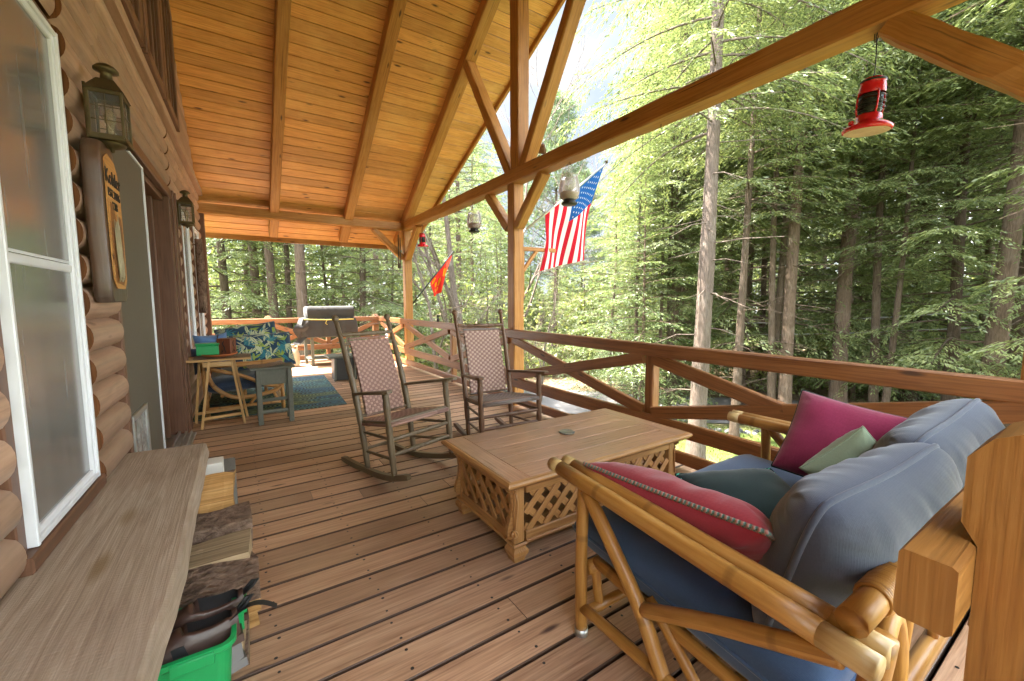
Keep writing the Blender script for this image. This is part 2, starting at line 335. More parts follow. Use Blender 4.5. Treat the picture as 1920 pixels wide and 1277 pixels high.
    def lathe(s, prof, origin=(0, 0, 0), n=24, mi=0, mat=None, smooth=True):
        o = Vector(origin); mt = mat or Matrix.Identity(3); vs = []
        for (r, z) in prof:
            for k in range(n):
                a = 2*math.pi*k/n; vs.append(o+mt @ Vector((r*math.cos(a), r*math.sin(a), z)))
        fs = []; us = []
        for i in range(len(prof)-1):
            for k in range(n):
                j = (k+1) % n; fs.append((i*n+k, i*n+j, (i+1)*n+j, (i+1)*n+k)); us.append([(prof[i][1], k/n), (prof[i][1], (k+1)/n), (prof[i+1][1], (k+1)/n), (prof[i+1][1], k/n)])
        s.add(vs, fs, us, mi, smooth)
    def prism(s, poly, o, ax, ay, thick, mi=0, mi_side=None):
        """polygon in the plane (ax, ay) from o, extruded by thick along ax x ay"""
        o = Vector(o); ax = Vector(ax); ay = Vector(ay); nz = ax.cross(ay).normalized()*thick; n = len(poly)
        a = [o+ax*p[0]+ay*p[1] for p in poly]; b = [p+nz for p in a]
        area = sum(poly[i][0]*poly[(i+1) % n][1]-poly[(i+1) % n][0]*poly[i][1] for i in range(n))
        fa, fb = tuple(range(n))[::-1], tuple(range(n, 2*n))
        if (area < 0) != (thick < 0): fa, fb = fa[::-1], fb[::-1]
        uv = [(p[0], p[1]) for p in poly]; u2 = uv+uv
        s.add(a+b, [fa, fb], [[u2[i] for i in fa], [u2[i] for i in fb]], mi)
        fs = []; us = []
        for i in range(n):
            j = (i+1) % n; f = (i, j, n+j, n+i)
            if (area < 0) != (thick < 0): f = f[::-1]
            fs.append(f); us.append([u2[q] for q in f])
        s.add(a+b, fs, us, mi if mi_side is None else mi_side)
    def grid(s, P, mi=0, smooth=True, uvs=1.0, closeu=False):
        """P[i][j] points"""
        nu, nv = len(P), len(P[0]); vs = [p for r in P for p in r]; fs = []; us = []
        for i in range(nu-1):
            for j in range(nv-1):
                fs.append((i*nv+j, (i+1)*nv+j, (i+1)*nv+j+1, i*nv+j+1))
                us.append([(i/nu*uvs, j/nv*uvs), ((i+1)/nu*uvs, j/nv*uvs), ((i+1)/nu*uvs, (j+1)/nv*uvs), (i/nu*uvs, (j+1)/nv*uvs)])
        s.add(vs, fs, us, mi, smooth)
    def build(s, name, mats, parent=None, inv=True, weld=False):
        if not isinstance(mats, (list, tuple)): mats = [mats]
        me = bpy.data.meshes.new(name); me.from_pydata(s.v, [], s.f)
        ul = me.uv_layers.new(name='UVMap'); flat = [c for f in s.uv for p in f for c in p]
        if len(flat) == 2*len(me.loops): ul.data.foreach_set('uv', flat)
        for m in mats: me.materials.append(m)
        me.polygons.foreach_set('material_index', s.mi); me.polygons.foreach_set('use_smooth', s.sm)
        me.update()
        return link(name, me, parent, inv)

def link(name, me, parent=None, inv=True):
    o = bpy.data.objects.new(name, me); COL.objects.link(o)
    if parent is not None:
        o.parent = parent
        if inv and parent.type == 'EMPTY':
            o.matrix_parent_inverse = (Matrix.Translation(parent.location) @ parent.rotation_euler.to_matrix().to_4x4()).inverted()
    return o
def tag(o, label=None, cat=None, group=None, kind=None):
    if label: o['label'] = label
    if cat: o['category'] = cat
    if group: o['group'] = group
    if kind: o['kind'] = kind
    return o
def thing(name, label, cat, loc=(0, 0, 0), rz=0., group=None):
    o = bpy.data.objects.new(name, None); COL.objects.link(o); o.location = loc; o.rotation_euler = (0, 0, rz); o.empty_display_size = .2
    return tag(o, label, cat, group)
def single(name, mb, mats, label, cat, group=None, kind=None):
    return tag(mb.build(name, mats), label, cat, group, kind)

# wall frame: s along the wall, o outwards from the wall, z up
TH = R(1.2); WO = Vector((-.52, 4.5, 0)); WD = Vector((math.sin(TH), math.cos(TH), 0)); WN = Vector((math.cos(TH), -math.sin(TH), 0))
def wp(s_, o_, z_): return WO + WD*(s_-4.5) + WN*o_ + Vector((0, 0, z_))
ZUP = Vector((0, 0, 1))
DECKZ = 0.0; G = -2.1
def at(az, d, z=G): return Vector((d*math.sin(R(az)), d*math.cos(R(az)), z))

# ================================================================== GROUND
def ground_z(x, y):
    return G + .10*noise.noise(Vector((x*.15, y*.15, 0))) + .04*noise.noise(Vector((x*.6, y*.6, 3)))
mb = MB(); xs = [-60+i*2.0 for i in range(81)]; ys = [-40+i*2.0 for i in range(81)]
mb.grid([[Vector((x, y, ground_z(x, y))) for y in ys] for x in xs], uvs=80)
s = NT('forest floor and lawn'); ob = s.coords('Object'); n1 = s.noise(ob, .35, 5, .6); n2 = s.noise(ob, 9, 6, .7); n3 = s.noise(ob, 60, 3, .7)
gcol = s.ramp(n3, [(.3, (.055, .085, .02)), (.55, (.12, .16, .04)), (.75, (.24, .24, .09))])
bcol = s.ramp(n2, [(.3, (.10, .07, .045)), (.55, (.19, .135, .085)), (.75, (.30, .22, .14))])
sep = s.n('SeparateXYZ'); s.l(ob, sep.inputs[0])
edge = s.math('ADD', s.math('ADD', sep.outputs[0], sep.outputs[1]), s.math('MULTIPLY', n1, 4.0))
lawn = s.ramp(s.math('MULTIPLY', edge, .025), [(.46, (1, 1, 1)), (.52, (0, 0, 0))])
lawn2 = s.math('MULTIPLY', lawn, s.ramp(n1, [(.36, (.15,)*3), (.52, (1, 1, 1))]))
s.bump(n3, .6, .05); M['ground'] = s.fin(s.mix(lawn2, bcol, gcol), .95, .1)
g_ob = mb.build('ground', M['ground']); tag(g_ob, kind='structure')
ul = g_ob.data.uv_layers[0]
# grass tufts on the lawn by the deck
rng = np.random.RandomState(3)
def quad_mesh(name, Q, mats, uv=False, smooth=False):
    n = len(Q); me = bpy.data.meshes.new(name); me.vertices.add(4*n); me.vertices.foreach_set('co', np.asarray(Q, dtype=np.float32).reshape(-1))
    me.loops.add(4*n); me.loops.foreach_set('vertex_index', np.arange(4*n, dtype=np.int32))
    me.polygons.add(n); me.polygons.foreach_set('loop_start', np.arange(0, 4*n, 4, dtype=np.int32)); me.polygons.foreach_set('loop_total', np.full(n, 4, dtype=np.int32))
    for m in (mats if isinstance(mats, list) else [mats]): me.materials.append(m)
    me.update(calc_edges=True); me.validate(); return me
def diamonds(P, D, Sd, L, Wd):
    """P base points, D direction unit, Sd side unit, lengths L, widths Wd -> (n,4,3)"""
    L = L[:, None]; Wd = Wd[:, None]
    return np.stack([P, P+D*L*.45+Sd*Wd*.5, P+D*L, P+D*L*.45-Sd*Wd*.5], axis=1)
def unit(a): return a/np.maximum(1e-9, np.linalg.norm(a, axis=-1, keepdims=True))
n = 26000
gx = rng.uniform(3.2, 13, n); gy = rng.uniform(-2, 12.5, n); keep = (gx+gy) < 17.2; gx, gy = gx[keep], gy[keep]; n = len(gx)
gz = np.array([ground_z(a, b) for a, b in zip(gx, gy)])
P = np.stack([gx, gy, gz-.01], 1); D = unit(np.stack([rng.normal(0, .35, n), rng.normal(0, .35, n), np.ones(n)], 1)); Sd = unit(np.cross(D, rng.normal(0, 1, (n, 3))))
M['grass'] = mk_leaf('lawn grass', (.09, .12, .025), (.16, .20, .045), (.28, .29, .09), .4, .8)
go = link('grass', quad_mesh('grass', diamonds(P, D, Sd, rng.uniform(.05, .13, n), rng.uniform(.012, .03, n)), M['grass'])); tag(go, 'short sunlit grass between the deck and the road', 'grass', kind='stuff')
# leaf litter and far grass patches are in the ground material; road
mb = MB(); A = Vector((3.0, 17.2, 0)); B = Vector((24.0, -5.0, 0)); dv = (B-A).normalized(); nv = Vector((-dv.y, dv.x, 0))*-1
rows = []
for i in range(41):
    c = A+dv*((B-A).length*i/40); w = 1.55+.15*noise.noise(c*.4)
    rows.append([Vector((q.x, q.y, ground_z(q.x, q.y)+.05)) for q in (c-nv*w, c-nv*w*.4, c+nv*w*.4, c+nv*w)])
mb.grid(rows, uvs=20); tag(mb.build('road', M['asphalt']), kind='structure')
# stone edging along the lawn
mb = MB(); rs = random.Random(4)
for i in range(120):
    t = i/120; c = Vector((8.5, 8.2, 0)).lerp(Vector((15.6, .6, 0)), t)+Vector((rs.uniform(-.2, .2), rs.uniform(-.2, .2), 0)); r = rs.uniform(.05, .13)
    prof = [(0, -r*.5), (r*.8, -r*.3), (r, .0), (r*.7, r*.45), (0, r*.6)]
    mb.lathe(prof, (c.x, c.y, ground_z(c.x, c.y)+r*.3), 7, rs.randrange(2), Matrix.Rotation(rs.uniform(-.4, .4), 3, 'X') @ Matrix.Rotation(rs.uniform(0, 6), 3, 'Z'), False)
st = mb.build('edging_stones', [M['concrete'], plain('dark stone', (.05, .05, .05), .8)]); tag(st, 'row of loose grey and black stones edging the lawn before the road', 'stones', kind='stuff')

# ================================================================== DECK
mb = MB(); rs = random.Random(11)
y = -1.3; k = 0
DY0, DY1 = -1.3, 10.25
while y < DY1:
    x0 = -.66+.02*(y-4.5)-.06; joints = [x0, 2.98]
    if rs.random() < .5: joints.insert(1, rs.uniform(.3, 2.2))
    for a, b in zip(joints[:-1], joints[1:]):
        dz = rs.uniform(-.0012, .0012)
        mb.beam((a+.0015, y+.0785, -.016+dz), (b-.0015, y+.0785, -.016+dz), .1515, .032, (0, 0, 1), .003)
    # screws
    xj = -.35
    while xj < 2.9:
        for o in (-.045, .045):
            cx, cy = xj+rs.uniform(-.012, .012), y+.0785+o+rs.uniform(-.008, .008); r = rs.uniform(.005, .0075)
            mb.add([(cx+r*math.cos(q*math.pi/3), cy+r*math.sin(q*math.pi/3), .0022) for q in range(6)], [tuple(range(6))], [[(0, 0)]*6], 1)
        xj += .405
    y += .163; k += 1
deck = mb.build('deck', [M['deck'], M['darkmetal']]); tag(deck, kind='structure')
mb = MB()
mb.box((1.1, 4.5, -.14), (3.5, 11.4, .2)); mb.beam((2.93, -1.3, -.16), (2.93, 10.2, -.16), .06, .24); 
for yy in (1.0, 4.4, 8.3, 10.0):
    for xx in (2.7, .2): mb.beam((xx, yy, G-.2), (xx, yy, -.2), .15, .15)
db = mb.build('deck_framing', plain('gap shade joists', (.02, .012, .008), .9, .1)); tag(db, kind='structure')  # near black joists, shade of the board gaps put into their colour

# ================================================================== CABIN WALL
cabin = thing('log_cabin', 'brown log sided cabin wall with windows and a screened doorway along the deck', 'cabin', (-.6, 4.5, 0))
LP = .148
def logs(mb, s0, s1, z0, z1, off=-.034, mi_end=1):
    """half-round log siding"""
    k0 = math.floor((z0-.04)/LP); z = .04+k0*LP
    while z < z1-.001:
        za, zb = max(z, z0), min(z+LP, z1)
        if zb-za > .02:
            prof = []
            for i in range(9):
                t = i/8; zz = z+LP*t; o_ = off+.056*max(0, 1-(2*t-1)**2)**.5
                if za-1e-6 <= zz <= zb+1e-6: prof.append((o_, zz))
            if len(prof) > 1:
                nseg = max(1, int((s1-s0)/.5)); rows = []; u0 = random.random()*9
                for j in range(nseg+1):
                    ss = s0+(s1-s0)*j/nseg; rows.append([wp(ss, o_+.0015*noise.noise(Vector((ss*3, zz*9, 1))), zz) for o_, zz in prof])
                vs = [p for r in rows for p in r]; m = len(prof); fs = []; us = []
                for j in range(nseg):
                    for i in range(m-1):
                        fs.append((j*m+i, (j+1)*m+i, (j+1)*m+i+1, j*m+i+1)[::-1]); a0, a1 = u0+(s1-s0)*j/nseg, u0+(s1-s0)*(j+1)/nseg
                        us.append([(a0, i*.022), (a1, i*.022), (a1, (i+1)*.022), (a0, (i+1)*.022)][::-1])
                mb.add(vs, fs, us, 0, True)
                for ss, flip in ((s0, 0), (s1, 1)):
                    e = [wp(ss, o_, zz) for o_, zz in prof]+[wp(ss, off-.03, prof[-1][1]), wp(ss, off-.03, prof[0][1])]
                    f = tuple(range(len(e))); mb.add(e, [f if not flip else f[::-1]], [[(p.z, (p-WO).dot(WN)) for p in (e if not flip else e[::-1])]], mi_end)
        z += LP
mb = MB()
logs(mb, -1.4, 1.755, -.15, 2.95); logs(mb, 1.755, 2.475, -.15, .49); logs(mb, 1.755, 2.475, 2.41, 2.95); logs(mb, 2.475, 2.985, -.15, 2.95, -.016)
logs(mb, 2.985, 5.29, 2.36, 2.95); logs(mb, 5.33, 5.80, -.15, 2.95); logs(mb, 5.80, 6.5, -.15, .66); logs(mb, 5.8, 6.5, 2.34, 2.95); logs(mb, 6.5, 6.95, -.15, 2.95)
logs(mb, 6.95, 7.7, -.15, .66); logs(mb, 6.95, 7.7, 2.34, 2.95); logs(mb, 7.7, 8.30, -.15, 2.95)
mb.build('log_siding', [M['siding'], M['endgrain']], cabin)
# solid wall behind the siding, with the openings left in front of dark rooms
mb = MB()
def wbox(mb, s0, s1, o0, o1, z0, z1, ch=.004, mi=0, seg=1, jit=0):
    if (z1-z0) > (s1-s0): mb.beam(wp((s0+s1)/2, (o0+o1)/2, z0), wp((s0+s1)/2, (o0+o1)/2, z1), s1-s0, o1-o0, WN, ch, seg, jit, mi)
    else: mb.beam(wp(s0, (o0+o1)/2, (z0+z1)/2), wp(s1, (o0+o1)/2, (z0+z1)/2), o1-o0, z1-z0, ZUP, ch, seg, jit, mi)
wbox(mb, -1.5, 8.28, -.34, -.18, -.25, 5.75)
for a, b, c, d in ((-1.5, 1.76, -.2, 3), (2.47, 2.99, -.2, 3), (5.3, 5.81, -.2, 3), (6.49, 6.96, -.2, 3), (7.69, 8.29, -.2, 3), (1.76, 2.47, -.2, .5), (1.76, 2.47, 2.4, 3), (2.99, 5.3, 2.3, 3), (5.81, 6.49, -.2, .67), (5.81, 6.49, 2.33, 3), (6.96, 7.69, -.2, .67), (6.96, 7.69, 2.33, 3)):
    wbox(mb, a, b, -.19, -.05, c, d, .001)
mb.build('wall', M['trim'], cabin)
# belt boards above the siding
mb = MB(); wbox(mb, -1.4, 8.31, .0, .075, 2.95, 3.03, .006); wbox(mb, -1.4, 8.31, .0, .05, 3.03, 3.10, .006)
mb.build('belt_trim', M['siding'], cabin)
# corner board
mb = MB(); wbox(mb, 8.30, 8.42, -.10, .07, -.2, 2.75, .01); mb.build('corner_board', M['trim'], cabin)
# gable siding + loft windows
RZ0, RM, RY = 3.0, .655, 4.25
def roofz(y): return RZ0 + RM*(8.2-max(y, 2*RY-y))
def gtop(s_): return roofz(wp(s_, 0, 0).y)+.02
mb = MB()
z = 3.10
while z < 5.6:
    # clapboard from far roof slope to near roof slope
    half = (RZ0+RM*(8.2-RY)-z-.0)/RM
    if half > .05:
        s0, s1 = max(-1.4, RY-half), min(8.3, RY+half)
        mb.beam(wp(s0, .008, z+.055), wp(s1, .008, z+.055), .018, .118, ZUP+WN*.14, .003)
    z += .11
mb.build('gable_siding', M['siding'], cabin)
for (a, b) in ((1.9, 3.15), (3.3, 4.0), (4.2, 4.9), (5.05, 5.75)):
    def zt(q): return gtop(q)-.42
    w = MB(); w.prism([(a, 3.12), (b, 3.12), (b, zt(b)), (a, zt(a))] if not a < RY < b else [(a, 3.12), (b, 3.12), (b, zt(b)), (RY, zt(RY)), (a, zt(a))], wp(0, .02, 0)-Vector((0, 0, 0)), WD, ZUP, .02)
    fr = MB()
    for q in (a, b): fr.beam(wp(q, .045, 3.10), wp(q, .045, zt(q)+.05), .13, .07, WN, .006)
    m_ = (a+b)/2; fr.beam(wp(m_, .042, 3.12), wp(m_, .042, zt(m_)), .05, .05, WN, .005)
    for q in (a+.105, b-.105): fr.beam(wp(q, .044, 3.12), wp(q, .044, zt(q)), .03, .03, WN, .004)
    fr.beam(wp(a-.06, .045, 3.14), wp(b+.06, .045, 3.14), .07, .08, ZUP, .006)
    pts = [a, b] if not a < RY < b else [a, RY, b]
    for q0, q1 in zip(pts[:-1], pts[1:]): fr.beam(wp(q0-.05, .046, zt(q0)), wp(q1+.05, .046, zt(q1)), .07, .11, ZUP, .006)
    f_ob = fr.build('loft_window', M['trim'], cabin); w.build('pane', M['loftglass'], f_ob)
# window helper: white vinyl double-hung with screen
def vinyl_window(s0, s1, z0, z1, proud, fw=.05, rail=None):
    fr = MB()
    for (a, b, c, d) in ((s0, s0+fw, z0, z1), (s1-fw, s1, z0, z1)):
        wbox(fr, a, b, -.06, proud, c, d, .004); 
    wbox(fr, s0+fw, s1-fw, -.06, proud-.002, z0, z0+fw, .004); wbox(fr, s0+fw, s1-fw, -.06, proud-.002, z1-fw, z1, .004)
    # raised outer lip and inner step for the moulded profile
    for (a, b, c, d) in ((s0-.004, s0+.014, z0-.004, z1+.004), (s1-.014, s1+.004, z0-.004, z1+.004)): wbox(fr, a, b, -.05, proud+.010, c, d, .003)
    wbox(fr, s0+.014, s1-.014, -.05, proud+.009, z1-.014, z1+.004, .003); wbox(fr, s0+.014, s1-.014, -.05, proud+.009, z0-.004, z0+.016, .003)
    wn_ = fr.build('window', M['white'], cabin)
    sash = MB(); zr = rail or (z0+z1)/2
    for (a, b) in ((s0+fw, s0+fw+.035), (s1-fw-.035, s1-fw)): wbox(sash, a, b, -.075, -.03, z0+fw, z1-fw, .003)
    wbox(sash, s0+fw+.035, s1-fw-.035, -.09, -.022, zr-.022, zr+.022, .003); wbox(sash, s0+fw+.035, s1-fw-.035, -.09, -.012, zr-.052, zr-.024, .003)
    wbox(sash, s0+fw+.035, s1-fw-.035, -.075, -.03, z0+fw, z0+fw+.05, .003)
    sash.build('sash', M['white'], wn_)
    if rail:
        mr_ = MB(); wbox(mr_, s0+fw-.002, s1-fw+.002, proud-.03, proud-.006, rail-.020, rail+.012, .004); wbox(mr_, s0+fw-.002, s1-fw+.002, proud-.03, proud-.010, rail+.014, rail+.026, .003); mr_.build('meeting_rail', M['white'], wn_)
        for e_ in (s0+fw+.05, s1-fw-.065):
            st_ = MB(); wbox(st_, e_, e_+.022, -.05, proud-.0135, z0+fw, rail-.02, .003); st_.build('inner_stile', plain('screened white frame', (.62, .61, .59), .5), wn_)
    cu = MB(); rows = [[wp(s0+fw+(s1-s0-2*fw)*i/60, -.145+.014*math.sin(i*.9)+.006*math.sin(i*2.3), z) for z in (z0+.02, z1-.02)] for i in range(61)]
    cu.grid(rows); cu.build('curtain', M['curtain'], wn_)
    sc_ = MB(); p = [wp(a, proud-.012, z) for a, z in ((s0+fw, z0+fw), (s1-fw, z0+fw), (s1-fw, z1-fw), (s0+fw, z1-fw))]
    sc_.add(p, [(3, 2, 1, 0)], [[(0, 0), (0, 1), (1, 1), (1, 0)]]); sc_.build('screen', M['screen'], wn_)
    return wn_
vinyl_window(1.82, 2.44, .56, 2.345, .018, .036, 1.44)
vinyl_window(5.85, 6.45, .70, 2.30, .03); vinyl_window(7.0, 7.65, .70, 2.30, .03)
mb = MB(); wbox(mb, 1.76, 1.815, -.04, .004, .5, 2.40, .004); wbox(mb, 2.446, 2.476, -.04, .002, .5, 2.40, .004); wbox(mb, 1.75, 2.48, -.04, .036, .50, .552, .006); wbox(mb, 1.76, 2.476, -.04, .003, 2.352, 2.405, .004)
mb.build('window_trim', M['trim'], cabin)
for a, b in ((5.80, 5.845), (6.455, 6.5), (6.95, 6.995), (7.655, 7.7)): mb = MB(); wbox(mb, a, b, -.04, .03, .66, 2.34, .004); mb.build('window_trim', M['trim'], cabin)
# doorway: screen panel with pet flap, recessed brown door, casings, threshold
mb = MB(); wbox(mb, 2.985, 3.035, -.03, .03, -.02, 2.36, .005); wbox(mb, 5.10, 5.20, -.14, .025, .0, 2.30, .006); wbox(mb, 5.20, 5.315, -.02, .045, -.02, 2.36, .008); wbox(mb, 3.035, 5.20, -.02, .034, 2.28, 2.36, .006)
wbox(mb, 5.315, 5.335, -.02, .055, -.02, 2.36, .005)
wbox(mb, 3.035, 5.10, -.13, -.02, 2.24, 2.285, .005); mb.build('door_casing', M['trim'], cabin)
mb = MB(); wbox(mb, 3.9, 5.10, -.165, -.125, .03, 2.245, .004)
for (a, b, c, d) in ((4.15, 4.5, .25, .95), (4.62, 4.97, .25, .95), (4.15, 4.5, 1.1, 2.05), (4.62, 4.97, 1.1, 2.05)): 
    wbox(mb, a, b, -.125, -.118, c, d, .004)
mb.beam(wp(4.97, -.10, .04), wp(4.97, -.10, 2.24), .05, .04, WN, .005); dr = mb.build('door', M['door'], cabin)
mb = MB(); mb.lathe([(0, 0), (.028, .004), (.03, .02), (.012, .03), (.012, .05)], wp(4.12, -.07, 1.0), 12, 0, WN.to_track_quat('-Z', 'Y').to_matrix()); mb.build('handle', M['bronze'], dr)
mb = MB(); wbox(mb, 3.04, 3.985, -.012, .012, .05, 2.238, .003); sp = mb.build('screen_door', M['screenp'], cabin)
mb = MB(); wbox(mb, 3.985, 4.003, -.016, .022, .04, 2.25, .002); wbox(mb, 4.011, 4.03, -.016, .018, .04, 2.25, .002); wbox(mb, 3.04, 3.985, -.016, .02, 2.238, 2.254, .002); mb.build('edge_strip', M['white'], sp)
mb = MB(); wbox(mb, 3.055, 3.07, .012, .016, 1.18, 1.32, .001); mb.build('latch', M['black'], sp)
mb = MB()
for (a, b, c, d) in ((3.09, 3.125, .18, .66), (3.45, 3.485, .18, .66), (3.125, 3.45, .625, .66), (3.125, 3.45, .18, .215)): wbox(mb, a, b, .012, .026, c, d, .003)
pf = mb.build('pet_flap', M['alu'], sp)
mb = MB(); rows = [[wp(3.125+.325*i/14, .016+.006*noise.noise(Vector((i*.4, j*.35, 5))), .215+.41*j/14) for j in range(15)] for i in range(15)]; mb.grid(rows)
s = NT('clear vinyl flap'); v = s.coords('Object'); n = s.noise(v, 14, 4, .6, 1.5); M['flap'] = s.fin(s.ramp(n, [(.3, (.16, .15, .14)), (.7, (.45, .44, .42))]), .15, .6); mb.build('flap', M['flap'], pf)
mb = MB(); wbox(mb, 3.04, 5.10, -.12, .10, -.002, .022, .004); wbox(mb, 3.04, 5.10, .055, .07, .022, .04, .002); wbox(mb, 3.04, 5.10, .012, .03, .022, .045, .002); wbox(mb, 3.04, 5.1, -.04, -.02, .022, .05, .002); mb.build('threshold', M['alu'], cabin)

# ================================================================== PORCH ROOF
porch = thing('porch_roof', 'orange stained board and rafter roof over the deck', 'porch roof', (1.2, 8.2, 2.8))
PX = 2.8; PW = .155; RD = .20
def verge(y): return 3.92-.143*abs(y-RY)
ANG = math.atan(RM); DN = Vector((0, math.cos(ANG), -math.sin(ANG)))
mb = MB(); rs = random.Random(5)
slen = (8.95-RY)/math.cos(ANG); bw = .149; nb = int(slen/bw)
for side in (1, -1):
    for i in range(nb+1):
        yc = RY+side*(i+.5)*bw*math.cos(ANG)
        if abs(yc-RY) > 8.97-RY: continue
        zc = RZ0+RM*(8.2-RY)-RM*abs(yc-RY)
        x0 = -1.0; x1 = verge(yc)
        cuts = [x0]
        if rs.random() < .8: cuts.append(rs.choice([.6, 1.78])+rs.uniform(-.02, .02))
        cuts.append(x1); nrm = Vector((0, side*math.sin(ANG), math.cos(ANG)))
        for a, b in zip(cuts[:-1], cuts[1:]):
            c = Vector((0, yc, zc))+nrm*(.011+rs.uniform(0, .0015))
            mb.beam(c+Vector((a+.001, 0, 0)), c+Vector((b-.001, 0, 0)), bw-.0065, .022, nrm, .005)
mb.build('ceiling_boards', M['ceil'], porch)
mb = MB()
for side in (1, -1):
    nrm = Vector((0, side*math.sin(ANG), math.cos(ANG))); P = []
    for yy in (RY, RY+side*(9.02-RY)):
        zc = RZ0+RM*(8.2-RY)-RM*abs(yy-RY); P.append([Vector((-1.0, yy, zc))+nrm*.028, Vector((verge(yy)+.03, yy, zc))+nrm*.028])
    a, b, c, d = P[0][0], P[0][1], P[1][1], P[1][0]; up = nrm*.05
    vs = [a, b, c, d, a+up, b+up, c+up, d+up]; fs = [(0, 1, 2, 3), (7, 6, 5, 4), (0, 4, 5, 1), (1, 5, 6, 2), (2, 6, 7, 3), (3, 7, 4, 0)]
    mb.add(vs, fs, [[(0, 0)]*4]*6)
mb.build('roofing', plain('dark shingles', (.06, .055, .05), .9, .2, 0, .3, 20, .4), porch)
# verge trim under the flared edge, and eave fascia
mb = MB()
for side in (1, -1):
    y0, y1 = RY, RY+side*(8.98-RY); z0 = RZ0+RM*(8.2-RY); z1 = z0-RM*abs(y1-RY)
    mb.beam((verge(y0)-.02, y0, z0-.03), (verge(y1)-.02, y1, z1-.03), .05, .085, ZUP, .004)
    mb.beam((-1.0, y1+side*.012, z1-.035), (verge(y1), y1+side*.012, z1-.035), .024, .10, ZUP, .004)
    mb.beam((-1.0, RY+side*(8.5-RY), RZ0+RM*(8.2-8.5)-.052), (verge(8.5)-.05, RY+side*(8.5-RY), RZ0+RM*(8.2-8.5)-.052), .03, .07, ZUP, .004)
mb.build('fascia', M['beam'], porch)
def rafter(x0, x1, name='rafter'):
    for side in (1, -1):
        mb = MB(); vd = RD
        def pt(y): return Vector(((x0+x1)/2, y, RZ0+RM*(8.2-RY)-RM*abs(y-RY)-.10+0.004))
        # beam height is measured square to the slope
        ye = RY+side*(8.78-RY); mb.beam(pt(RY+side*.002), pt(ye), abs(x1-x0), .172, ZUP, .010, 14, .003)
        mb.build(name, M['beam'], porch)
rafter(.535, .675); rafter(1.72, 1.87); rafter(2.80, 2.965)
mb = MB(); mb.beam((-1.0, RY, RZ0+RM*(8.2-RY)-.17), (verge(RY)-.1, RY, RZ0+RM*(8.2-RY)-.17), .13, .24, ZUP, .01, 8, .002); mb.build('ridge_beam', M['beam'], porch)
# timber frame: posts, tie beam, plates, braces
frame = thing('porch_frame', 'heavy brown timber frame of posts, tie beam and knee braces carrying the porch roof', 'timber frame', (2.88, 4.3, 0))
def fb(name, p0, p1, w, h, up=ZUP, seg=12, jit=.003, ch=.011):
    m_ = MB(); m_.beam(p0, p1, w, h, up, ch, seg, jit); return m_.build(name, M['beam'], frame)
XC = 2.8825
fb('tie_beam', (XC, -.2, 2.78), (XC, 8.42, 2.78), .165, .155, ZUP, 40, .0035)
for yc, z1 in ((4.355, 2.703), (8.29, 2.703), (.22, 2.703)): fb('post', (XC+.02, yc, -.25), (XC+.02, yc, z1), .15, .15, Vector((0, 1, 0)))
fb('king_post', (XC, 4.24, 2.857), (XC, 4.24, 5.35), .16, .17, Vector((0, 1, 0)))
for sg in (1, -1):
    fb('strut', (XC, RY+sg*.13, 2.83), (XC, RY+sg*1.31, 4.70), .15, .125)
    fb('brace', (XC, 4.355+sg*.10, 2.20), (XC, 4.355+sg*.60, 2.70), .12, .10)
fb('brace', (XC, 8.19, 2.15), (XC, 7.56, 2.70), .12, .10); fb('brace', (XC, .30, 2.17), (XC, .84, 2.70), .14, .125)
fb('eave_plate', (-.62, 8.29, 2.765), (2.80, 8.29, 2.765), .15, .15, ZUP, 24)
fb('brace', (2.815, 8.29, 2.16), (2.25, 8.29, 2.69), .12, .10)
fb('eave_plate', (-.62, .22, 2.765), (2.80, .22, 2.765), .15, .15, ZUP, 24)

# ================================================================== RAILINGS
def railing(root, P0, P1, cells, zt=.955, inward=Vector((-1, 0, 0)), midext=True):
    """timber railing with crossed braces; cells = fractions of rail posts"""
    P0, P1 = Vector(P0), Vector(P1); d = (P1-P0).normalized()
    def seg(name, a, b, w, h, up=ZUP, off=0., sg=8):
        m_ = MB(); m_.beam(a+inward*off, b+inward*off, w, h, up, .008, sg, .002); return m_.build(name, M['rail'], root)
    def at_(t, z): 
        p = P0.lerp(P1, t); return Vector((p.x, p.y, z))
    seg('top_rail', at_(0, zt-.052), at_(1, zt-.052), .065, .104, ZUP, 0, 16)
    seg('mid_rail', at_(0, .305), at_(1, .305), .05, .118, ZUP, .002, 16)
    seg('bottom_rail', at_(0, .085), at_(1, .085), .05, .09, ZUP, .004, 16)
    for t in cells[1:-1]:
        seg('rail_post', at_(t, -.02), at_(t, zt-.104), .085, .085, d, -.045)
    for t0, t1 in zip(cells[:-1], cells[1:]):
        L = (P1-P0).length; e = .05/L
        seg('cross_brace', at_(t0+e, .83), at_(t1-e, .38), .045, .10, ZUP, -.0035, 4)
        A_, B_ = at_(t0+e, .38), at_(t1-e, .83); mid = (A_+B_)/2; g = (B_-A_).normalized()*.085
        seg('cross_brace', A_, mid-g*.0, .044, .10, ZUP, .006, 3); 
        seg('cross_brace', mid+g*.001, B_, .044, .10, ZUP, .006, 3)
side = thing('deck_railing', 'long brown railing with crossed braces running past the porch posts beside the trees', 'railing', (2.8, 4.3, 0))
railing(side, (2.83, 10.1, 0), (2.83, .17, 0), [0, .18, .40, .58, .79, 1.0])
farr = thing('deck_railing', 'far end railing of the deck behind the covered grill', 'railing', (1, 10.1, 0))
railing(farr, (-1.2, 10.13, 0), (2.80, 10.13, 0), [0, .43, .72, 1.0], .955, Vector((0, -1, 0)))
